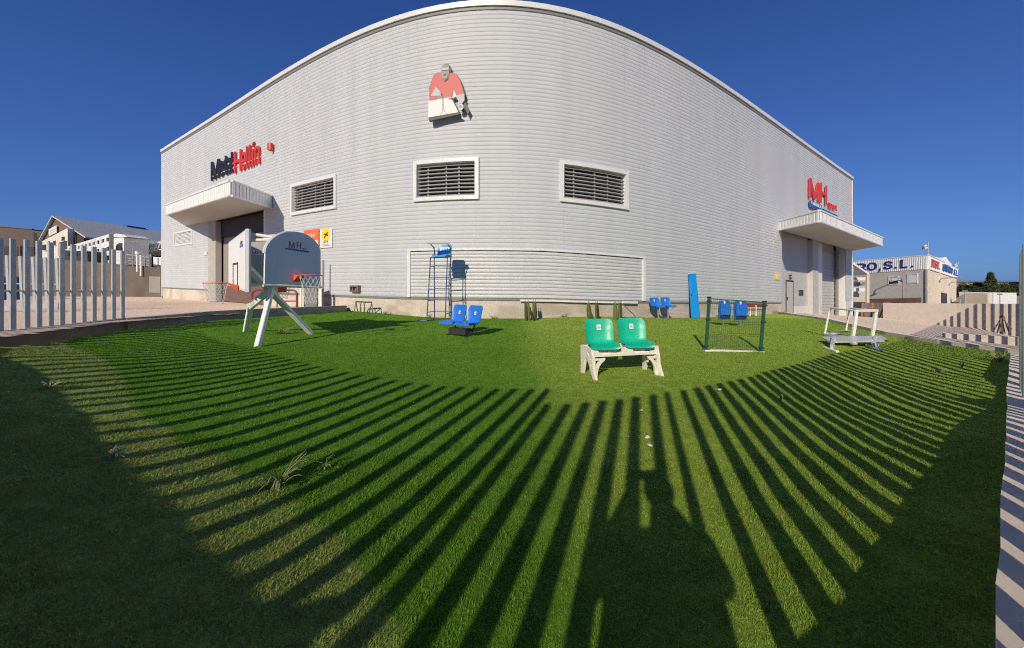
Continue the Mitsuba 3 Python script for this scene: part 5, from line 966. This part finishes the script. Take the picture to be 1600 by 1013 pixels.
d_ = key(k + '__gate'); scene[d_] = mikit.ply(onquad(unitbox(.34, .56, 0, .50, .02), RW, .002), 'm_darkshade'); add(d_ + '__leaf', onquad(unitbox(.57, .80, 0, .42, .06), RW, .003), 'm_white')
for x0, y0, y1, Y, s in ((1450.6, 400, 377.5, 60.2, 1.0), (1497, 421, 408, 98, .8)):
    q_ = key('flag'); scene[q_] = mikit.ply(tube([at(x0, y0 + 2, Y), at(x0, y1, Y)], .05, 6), 'm_steel'); g_ = []
    for i in range(9):
        for j in range(6):
            t, w = i / 8, j / 5; g_.append(at(x0 - 10.5 * s * t + .3, y1 + .5 + (2.2 + 5.5 * t) * s + 7.5 * s * w * (1 - .35 * t), Y + .35 * math.sin(t * 7 + w * 1.5)))
    gm = loft(np.array(g_).reshape(9, 6, 3), closed=False); add(q_ + '__cloth', gm, 'm_paper'); add(q_ + '__red_stripe', trimesh.Trimesh(gm.vertices + (0, -.03, 0), [f for i, f in enumerate(gm.faces) if (i // 2) % 5 == 2], process=False), 'm_emred')
    lab(q_, 'white and red flag on the near corner of the lettered building' if s == 1 else 'small flag at the far end of the lettered building', 'flag')
# lean-to between warehouse and lettered building
k = 'lean_to'; labels[k] = {'label': 'lean-to canopy on slim posts beyond the right corner of the warehouse', 'category': 'canopy'}
Yl = 44.; scene[k] = mikit.ply(quadbox(pq([(1322, 402), (1358.5, 427.3), (1358.5, 430), (1322, 406)], Yl), (0, 7, 0)), 'm_trim'); add(k + '__dark_ceiling', quadbox(pq([(1322, 407), (1352, 428.6), (1322, 430)], Yl + 3), (0, .2, 0)), 'm_brown2')
add(k + '__post', cat([tube([at(1332, 416, Yl), at(1332, 500, Yl)], .09, 6)]), 'm_galv'); add(k + '__post', bar(at(1355.5, 429, Yl), at(1355, 500, Yl), .3, .2, up=(0, 1, 0)), 'm_beige')
for y in (433.5, 450.5): add(k + '__white_shelf', quadbox(pq([(1322, y), (1353.5, y), (1353.5, y + 5), (1322, y + 5)], Yl + 2), (0, 1, 0)), 'm_white')
add(k + '__machine', cat([tube([at(1341 + 3.2 * i, 446.5 - (i % 2) * 2, Yl + 1.9), at(1341.5 + 3.2 * i, 443.5 - (i % 2) * 2, Yl + 1.9)], .20, 8) for i in range(4)]), 'm_greyshade'); add(k + '__back_panel', quadbox(pq([(1322, 440), (1354, 440), (1354, 472), (1322, 472)], Yl + 3.5), (0, .2, 0)), 'm_greywall')
for i, (x0, x1, x2) in enumerate(((1364, 1361, 1366), (1383, 1373.5, 1378.5), (1348, 1347.5, 1350))):
    k = key('trestle'); Yt = 24.5 - i * .3; zt0 = 473.5; mat('m_orangewood', speck((.36, .17, .07), .2, 3, 20), .7) if i == 0 else None
    scene[k] = mikit.ply(bar(at(x0, zt0, Yt + .3), at(x1 - 1, 500 if i < 2 else 494, Yt), .09, .05, up=(0, 1, 0)), 'm_orangewood'); add(k + '__leg', bar(at(x0, zt0, Yt + .3), at(x2 + 1.5, 498, Yt + .9), .08, .05, up=(0, 1, 0)), 'm_orangewood'); add(k + '__brace', bar(at((x0 + x1) / 2, 487, Yt + .1), at((x0 + x2) / 2 + 2, 487, Yt + .55), .05, .04), 'm_orangewood')
    lab(k, ('middle orange brown wooden trestle leaning by the boundary wall', 'rightmost orange brown wooden trestle leaning by the boundary wall', 'leftmost thin orange brown trestle near the lean-to posts')[i], 'trestle')
# white container, lamp posts, trees, hill
k = 'white_container'; scene[k] = mikit.ply(quadbox(pq([(1552, 457.5), (1588.5, 457.8), (1588.5, 480), (1552, 480)], 78), (0, 6, 0)), 'm_white'); lab(k, 'plain white box building behind the boundary wall at the far right', 'box building'); slab(k + '__side', [(1543, 458.5), (1551.9, 457.6), (1551.9, 480), (1543, 480)], 78.3, 'm_beige', 4)
for i, (x, y0) in enumerate(((1508, 455.5), (1562.3, 460.5), (1500, 466))):
    k = key('lamp_post'); Y = 62 + 3 * i; scene[k] = mikit.ply(tube([at(x, 482, Y), at(x, y0, Y)], .07, 6), 'm_steel'); add(k + '__lamp', box(.7, .3, .22, M=frame(at(x, y0 - .6, Y), (1, 0, 0)), bev=.05), 'm_steel'); lab(k, ('thin lamp post left of the pine tree', 'thin lamp post in front of the white box building', 'short lamp post beside the end of the lettered building')[i], 'lamp post')
mat('m_bark', speck((.11, .08, .06), .3, 3, 20), .9)
def leafmat(name, c): scene[name] = {'type': 'twosided', 'bsdf': {'type': 'principled', 'base_color': speck(c, .5, 1.2, 9), 'roughness': .7, 'specular': .2}}
leafmat('m_leaf', (.055, .075, .028)); leafmat('m_leaf2', (.035, .055, .030)); leafmat('m_leafdry', (.12, .10, .05))
def leaves(rg, centres, radii, n, size):
    idx = rg.integers(0, len(centres), n); d = rg.normal(size=(n, 3)); d /= np.linalg.norm(d, axis=1, keepdims=True); r = rg.random((n, 1)) ** .45
    P = centres[idx] + d * r * radii[idx]; a = rg.normal(size=(n, 3)); a /= np.linalg.norm(a, axis=1, keepdims=True); b = np.cross(a, rg.normal(size=(n, 3))); b /= np.linalg.norm(b, axis=1, keepdims=True); s = size * (.6 + .8 * rg.random((n, 1)))
    v = np.stack([P - a * s, P + b * s * .5, P + a * s, P - b * s * .5], 1).reshape(-1, 3); i = np.arange(n)[:, None] * 4
    return trimesh.Trimesh(v, np.vstack([i + [0, 1, 2], i + [0, 2, 3]]), process=False)
def tree(name, x, ytop, w, Y, leaf, label, seed, conifer=False, ybase=478, catg='tree', n=5500):
    rg = np.random.default_rng(seed); k = key(name); b, t = at(x, ybase, Y), at(x, ytop, Y); h = t[2] - b[2]; W_ = w / F * Y
    scene[k + '__trunk'] = mikit.ply(cat([tube([b, lerp(b, t, .35) + (.1 * W_, 0, 0), lerp(b, t, .8)], [.05 * h, .035 * h, .012 * h], 7)] + [tube([lerp(b, t, .3 + .08 * i), lerp(b, t, .45 + .08 * i) + (rg.normal() * W_ * .3, rg.normal() * W_ * .3, .1 * h)], [.02 * h, .006 * h], 5) for i in range(5)]), 'm_bark')
    if conifer: cs = np.array([lerp(b, t, f) + rg.normal(size=3) * W_ * (.10 * (1.05 - f)) for f in np.linspace(.2, .98, 26)]); rr = np.array([[W_ * .5 * (1.02 - f) ** .8 + .02 * W_] * 2 + [h * .05] for f in np.linspace(.2, .98, 26)])
    else:
        m = 12; cs = np.array([b + np.array([rg.uniform(-.42, .42) * W_, rg.uniform(-.4, .4) * W_, h * rg.uniform(.35, .86)]) for _ in range(m)]); rr = np.array([np.array([W_ * .24, W_ * .24, h * .17]) * rg.uniform(.6, 1.15) for _ in range(m)])
    scene[k + '__crown'] = mikit.ply(leaves(rg, cs, rr, n, h * .045), leaf); lab(k, label, catg)
tree('pine_tree', 1547.5, 427.5, 27, 118, 'm_leaf', 'tall pointed pine rising above the other trees at the far right', 1, True, 482)
for i, (x, yt, w, Y, lf, lb) in enumerate(((1504, 446, 20, 112, 'm_leaf2', 'low dark bush just right of the lettered building'), (1515, 443.5, 24, 128, 'm_leafdry', 'dry brownish tree left of the tall pine'), (1525, 447, 26, 110, 'm_leaf2', 'dark rounded tree in front of the dry tree'), (1536, 440.5, 28, 121, 'm_leaf2', 'dense dark green tree touching the left side of the tall pine'), (1560, 440.5, 28, 124, 'm_leaf', 'bushy green tree touching the right side of the tall pine'), (1574, 443, 22, 130, 'm_leaf2', 'dark tree in front of the brown hill'), (1590, 452, 22, 130, 'm_leaf2', 'dark tree half hidden by the white box building'))):
    tree('broad_tree', x, yt, w, Y, lf, lb, 20 + i)
hx = np.linspace(1480, 1760, 40); hy = 441 + 9 * np.clip((1578 - hx) / 25, 0, 4) + 2.2 * (meshkit.noise(np.c_[hx / 22, hx * 0, hx * 0]) - .5) + np.clip((hx - 1600) / 60, 0, 2) * -3
rid_ = np.array([at(x, y, 700) for x, y in zip(hx, hy)]); foot = np.array([at(x, 470, 420) for x in hx]); mid = lerp(foot, rid_, .55) + np.c_[0 * hx, 0 * hx, 5 * (meshkit.noise(np.c_[hx / 9, hx * 0 + 3, hx * 0]) - .5)]
far = rid_ + (0, 200, -60); far2 = foot + (0, 0, -20)
mat('m_hill', speck((.17, .135, .11), .5, .02, .25), .95)
k = add('hill', loft([far2, foot, mid, rid_, far], closed=False), 'm_hill', smooth=True); structure(k)
mat('m_wood2', speck((.20, .15, .11), .3, 4, 30), .8)
k = 'stick_tripod'; labels[k] = {'label': 'bundle of old sticks stacked like a tent at the foot of the boundary wall', 'category': 'sticks'}
ap = at(1566, 499.5, 14.9); rs = random.Random(3); st = []
for x, y in ((1553.5, 515), (1558, 520), (1563, 521), (1570, 521), (1576, 518), (1581, 514)): st.append(tube([at(x, y, 14.4 + rs.uniform(-.2, .3)), ap + (rs.uniform(-.05, .05), rs.uniform(-.05, .05), rs.uniform(0, .25))], .022, 5))
scene[k] = mikit.ply(st[0], 'm_wood2')
for s_ in st[1:]: add(k + '__stick', s_, 'm_wood2')
# ---------------------------------------------------------------- grass blades, weeds, litter
def np_pale(X, Y, n):
    yb = np.where(X < -5.24, 5.08 - (5.24 + X) * .68, np.where(X < -3.69, 3.78 - (3.69 + X) * .84, np.where(X < -.97, 2.24 - (.97 + X) * .566, 2.24 - (.97 + X) * 1.3)))
    w = .22 * (n - .5)
    return np.clip((yb + w - Y) / .1 + .5, 0, 1)
mat('m_blade', {'type': 'mesh_attribute', 'name': 'vertex_color'}, .6, spec=.25)
scene['m_blade'] = {'type': 'principledthin', 'base_color': {'type': 'mesh_attribute', 'name': 'vertex_color'}, 'roughness': .55, 'diff_trans': .8, 'spec_trans': 0.0}
RG = np.random.default_rng(77)
fence_line = sg.Polygon(list(turf_poly.exterior.coords)).buffer(-.02)
VV, FF, CC = [], [], []; off = 0
for (y0, y1, dens, h, w, segs) in ((.9, 2.2, 24000, .013, .0040, 2), (2.2, 3.4, 13000, .014, .0050, 2), (3.4, 5.5, 6400, .015, .0075, 1), (5.5, 9, 2300, .017, .012, 1), (9, 22, 520, .022, .022, 1)):
    half = 1.45 * y1 + .6; n = int(dens * (y1 - y0) * 2 * half); X = RG.uniform(-half, half, n); Y = RG.uniform(y0, y1, n)
    m = (np.abs(X) < 1.45 * Y + .5); X, Y = X[m], Y[m]; m = shapely.contains_xy(fence_line, X, Y); X, Y = X[m], Y[m]
    if y0 > 5: m = X < 22; X, Y = X[m], Y[m]
    cl = meshkit.noise(np.c_[X * 7, Y * 7, 0 * X], 3); cl2 = meshkit.fbm(np.c_[X * .9, Y * .9, 0 * X], 3, 5); n = len(X); Z = zg(X, Y)
    hh = h * (.55 + .9 * RG.random(n)) * (.7 + .6 * cl); ang = RG.uniform(0, 2 * np.pi, n); ln = RG.uniform(.3, 1.9, n)
    dx, dy = np.cos(ang), np.sin(ang); px_, py_ = -dy * w * .5, dx * w * .5
    base = np.c_[X, Y, Z - .004]; tip = base + np.c_[dx * hh * ln, dy * hh * ln, hh]
    side = np.c_[px_, py_, 0 * X]
    pale = np_pale(X, Y, meshkit.noise(np.c_[X * 2.2, Y * 2.2, 0 * X + 3])); exposure_step = np.clip((X - .42 + .25 * (meshkit.noise(np.c_[Y * 1.1, 0 * X + 3, 0 * X]) - .5)) / .3 + .5, 0, 1)  # blades repeat the left-right exposure difference as colour
    green_turf = np.array([.125, .300, .028]) * (1 - cl2[:, None]) + np.array([.165, .360, .040]) * cl2[:, None]; yellow_turf = np.array([.270, .415, .060]) * (1 - cl2[:, None]) + np.array([.325, .455, .078]) * cl2[:, None]
    c = green_turf * (1 - exposure_step[:, None]) + yellow_turf * exposure_step[:, None]; c = c * (1 - pale[:, None] * .8) + np.array([.35, .43, .12]) * pale[:, None] * .8
    straw = RG.random(n) < (.05 + .10 * pale + .05 * exposure_step); c[straw] = np.array([.34, .30, .14]); c = c * RG.uniform(.65, 1.3, (n, 1))
    if segs == 2:
        mid = base + (tip - base) * .5 + np.c_[-dx * hh * ln * .12, -dy * hh * ln * .12, hh * .14]
        v = np.stack([base - side, base + side, mid - side * .8, mid + side * .8, tip], 1).reshape(-1, 3); i = np.arange(n)[:, None] * 5
        f = np.vstack([i + [0, 1, 3], i + [0, 3, 2], i + [2, 3, 4]]); VV.append(v); CC.append(np.repeat(c, 5, 0))
    else:
        v = np.stack([base - side, base + side, tip], 1).reshape(-1, 3); i = np.arange(n)[:, None] * 3; f = i + [0, 1, 2]; VV.append(v); CC.append(np.repeat(c, 3, 0))
    FF.append(f + off); off += len(v)
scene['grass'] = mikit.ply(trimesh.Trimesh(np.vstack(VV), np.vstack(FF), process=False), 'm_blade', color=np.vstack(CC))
labels['grass'] = {'label': 'short curly green turf pile covering the whole lawn', 'category': 'grass', 'kind': 'stuff'}
mat('m_weed', speck((.20, .22, .09), .3, 9, 50), .7); mat('m_weeddry', speck((.34, .31, .19), .3, 9, 50), .8)
def weed(px, py, r, h, n, seed, label, m='m_weed', lean=None, stems=4):
    rs = random.Random(seed); o = gp(px, py); k = key('weed_plant'); ms = []
    for i in range(n):
        a = rs.uniform(0, 2 * math.pi); L = r * rs.uniform(.5, 1.15); hh = h * rs.uniform(.25, .6); P = []
        for t in np.linspace(0, 1, 7): P.append(o + (math.cos(a) * L * t, math.sin(a) * L * t, hh * math.sin(t * 2.4) * 1.1))
        P = np.array(P); w = .006 * np.array([.8, 1, 1, .9, .7, .45, .1]); s = np.array([-math.sin(a), math.cos(a), .2]); ms.append(quadstrip(P - s * w[:, None], P + s * w[:, None]))
    scene[k] = mikit.ply(cat(ms), m)
    for i in range(stems):
        a = rs.uniform(-.5, 3.6); L = r * rs.uniform(.5, 1.3); P = [o + (math.cos(a) * L * t * t, math.sin(a) * L * t * t, h * rs.uniform(.9, 1.15) * t) for t in np.linspace(0, 1, 6)]; P[-1] = P[-1] + np.array([.02, 0, -.015])
        add(k + '__stem', tube(P, [.003, .003, .0026, .0024, .002, .0016], 4), m); tip = P[-1]; dv = unit(P[-1] - P[-3])
        add(k + '__seed_head', cat([tube([tip - dv * .012 * j, tip - dv * (.012 * j - .018) + (rs.uniform(-.008, .008), rs.uniform(-.008, .008), rs.uniform(0, .006))], [.0026, .0008], 4) for j in range(6)]), m)
    lab(k, label, 'weed')
weed(437, 762, .17, .18, 46, 1, 'large straggly pale weed with long stems growing in the left turf', 'm_weed', stems=7)
weed(178, 716, .10, .10, 18, 2, 'pale dry tuft at the edge of the wall shadow on the left', 'm_weeddry', stems=2)
weed(78, 607, .12, .10, 18, 3, 'small dry tuft near the left edge beside the wall shadow', 'm_weeddry', stems=2)
weed(508, 735, .07, .10, 10, 4, 'thin grassy weed right of the large straggly weed', 'm_weed', stems=3)
weed(1460, 582, .22, .10, 26, 5, 'pale spreading weed among the stripes on the right', 'm_weeddry', stems=3)
weed(1503, 576, .10, .22, 8, 6, 'small upright weed near the right kerb corner', 'm_weed', stems=2)
weed(1562, 566, .35, .30, 60, 7, 'dry tangled weed clump in the right corner of the turf', 'm_weeddry', stems=8)
weed(1221, 627, .06, .14, 10, 8, 'tiny green sprout in the striped shadow left of the white bench', 'm_weed', stems=2)
weed(440, 522, .45, .22, 60, 9, 'scrubby weeds growing under the basketball stand', 'm_weed', stems=6)
weed(672, 499, .25, .35, 30, 10, 'leafy weed at the foot of the tall blue chair', 'm_weed', stems=5)
weed(880, 496, .35, .25, 40, 11, 'weeds along the plinth between the green bundles', 'm_weed', stems=6)
weed(602, 491.5, .4, .22, 40, 13, 'weeds along the plinth right of the hook frame', 'm_weed', stems=5)
weed(770, 498.5, .3, .18, 30, 14, 'small weeds at the plinth right of the front blue seats', 'm_weed', stems=4)
weed(1122, 495, .35, .2, 36, 15, 'weeds at the plinth right of the leaning blue board', 'm_weed', stems=4)
weed(1218, 491, .9, .35, 60, 12, 'grass tufts at the corner of the turf by the right gateway', 'm_weed', stems=3)
mat('m_litter', (.58, .57, .54), .7)
for i, (px, py, s) in enumerate(((1011, 690, .020), (1016, 703, .023), (1001, 647, .014), (1124, 614, .026), (1100, 620, .015))):
    o = gp(px, py) + (0, 0, .035); k = key('litter'); r = np.random.default_rng(i); gx_, gy_ = np.meshgrid(np.linspace(-1, 1, 5), np.linspace(-.6, .6, 4), indexing='ij'); P = np.stack([gx_ * s, gy_ * s, .02 * r.random(gx_.shape)], -1) + o
    scene[k] = mikit.ply(trimesh.convex.convex_hull((P + .006 * r.normal(size=P.shape)).reshape(-1, 3)), 'm_litter')
    lab(k, ('white paper scrap above the photographer shadow, upper of two', 'white paper scrap just above the photographer shadow, lower of two', 'tiny white scrap between the two central stripes', 'white scrap on the lit turf below the green seats to the right', 'tiny white scrap left of the scrap below the green seats')[i], 'litter')

# ---------------------------------------------------------------- the photographer, whose shadow falls on the turf
mat('m_jacket', (.05, .055, .07), .8); mat('m_skin', (.50, .30, .21), .5); mat('m_trousers', (.06, .06, .065), .85); mat('m_hair', (.04, .03, .025), .7)
def body(bones, ref=.02, smooth=2):
    ms = []
    for (a, ra), (b, rb_) in bones:
        s1 = m3.Manifold.sphere(ra, 20).translate(tuple(map(float, a))); s2 = m3.Manifold.sphere(rb_, 20).translate(tuple(map(float, b))); ms.append(m3.Manifold.batch_hull([s1, s2]))
    m = m3.Manifold.batch_boolean(ms, m3.OpType.Add).refine_to_length(ref).to_mesh(); t = trimesh.Trimesh(m.vert_properties[:, :3], m.tri_verts, process=True)
    trimesh.smoothing.filter_taubin(t, iterations=8); return t
zf = float(zg(0, -.35)); PY = -.36
J = lambda x, y, z: np.array([x, y, z])
shL, shR, elL, elR = J(-.22, PY, 1.345), J(.25, PY, 1.335), J(-.35, PY + .12, 1.13), J(.345, PY + .12, 1.17)
wrL, wrR = J(-.095, -.09, 1.49), J(.09, -.09, 1.49)
pk = key('person'); lab(pk, 'person in a dark jacket holding a phone up with both hands, out of frame', 'person')
scene[pk] = mikit.ply(body([((shL), .085), ((shR), .085)][0:1] * 0 + [((shL, .088), (shR, .088)), ((J(.01, PY, 1.28), .16), (J(.0, PY, 1.02), .17)), ((J(-.16, PY, 1.20), .14), (J(-.135, PY, .96), .165)), ((J(.15, PY, 1.24), .14), (J(.10, PY, .98), .15)),
    ((shL, .085), (elL, .066)), ((elL, .066), (wrL, .056)), ((shR, .085), (elR, .066)), ((elR, .066), (wrR, .056)), ((J(.01, PY + .01, 1.34), .07), (J(.02, PY + .04, 1.50), .06))]), 'm_jacket', smooth=True)
hd = J(.03, PY + .05, 1.615)
head = body([((hd, .098), (hd + (0, .02, .03), .096)), ((hd + (0, .03, -.04), .07), (hd + (0, .055, -.085), .038)), ((hd + (0, .095, -.005), .012), (hd + (0, .108, -.03), .016)), ((hd + (-.088, 0, -.01), .018), (hd + (-.09, 0, .02), .018)), ((hd + (.088, 0, -.01), .018), (hd + (.09, 0, .02), .018)), ((hd + (0, -.01, -.06), .055), (hd + (0, -.03, -.14), .055))], .012)
add(pk + '__head', head, 'm_skin', smooth=True); add(pk + '__hair', body([((hd + (0, -.022, .03), .112), (hd + (0, .0, .045), .105)), ((hd + (0, -.035, -.01), .08), (hd + (0, -.03, .02), .085))], .015), 'm_hair', smooth=True)
for s in (-1, 1): add(pk + '__eye', trimesh.creation.icosphere(2, .012).apply_translation(hd + (s * .032, .092, .015)), 'm_paper')
add(pk + '__mouth', body([((hd + (-.02, .085, -.06), .008), (hd + (.02, .085, -.06), .008))], .01), 'm_emred')
add(pk + '__trousers', body([((J(-.10, PY, .95), .15), (J(.10, PY, .95), .15)), ((J(-.11, PY, .90), .11), (J(-.13, PY + .02, .48 + zf * .5), .075)), ((J(-.13, PY + .02, .48 + zf * .5), .075), (J(-.14, PY - .01, zf + .10), .055)), ((J(.11, PY, .90), .11), (J(.13, PY + .02, .48 + zf * .5), .075)), ((J(.13, PY + .02, .48 + zf * .5), .075), (J(.14, PY - .01, zf + .10), .055))]), 'm_trousers', smooth=True)
for s in (-1, 1):
    add(pk + '__shoe', body([((J(s * .14, PY - .05, zf + .05), .05), (J(s * .15, PY + .14, zf + .04), .042))], .02), 'm_black', smooth=True)
    w = wrL if s < 0 else wrR; pb = [((w, .034), (J(s * 0.100, -.055, 1.575), .034)), ((J(s * .085, -.07, 1.525), .034), (J(s * .045, -.062, 1.555), .026)), ((J(s * 0.087, -.055, 1.565), .03), (J(s * 0.107, -.05, 1.60), .03))]
    for i, (zz, L) in enumerate(((1.640, .9), (1.622, 1.0), (1.603, .95), (1.585, .8))):
        a, b, c = J(s * 0.104, -.048, zz - .008), J(s * 0.114, -.026, zz), J(s * (.102 - .02 * L), -.0235, zz + .002); pb += [((a, .010), (b, .0095)), ((b, .0095), (c, .008))]
    pb += [((J(s * 0.087, -.06, 1.58), .013), (J(s * .055, -.066, 1.605), .011)), ((J(s * .055, -.066, 1.605), .011), (J(s * .042, -.058, 1.622), .009))]
    add(pk + '__hand', body(pb, .006), 'm_skin', smooth=True)
k = 'phone'; scene[k] = mikit.ply(box(.19, .009, .085, (0, -.042, HC + .012), bev=.003), 'm_black'); add(k + '__screen', box(.155, .0015, .070, (0, -.0475, HC + .012)), 'm_pane'); lab(k, 'black phone held sideways at eye height by the photographer', 'phone')
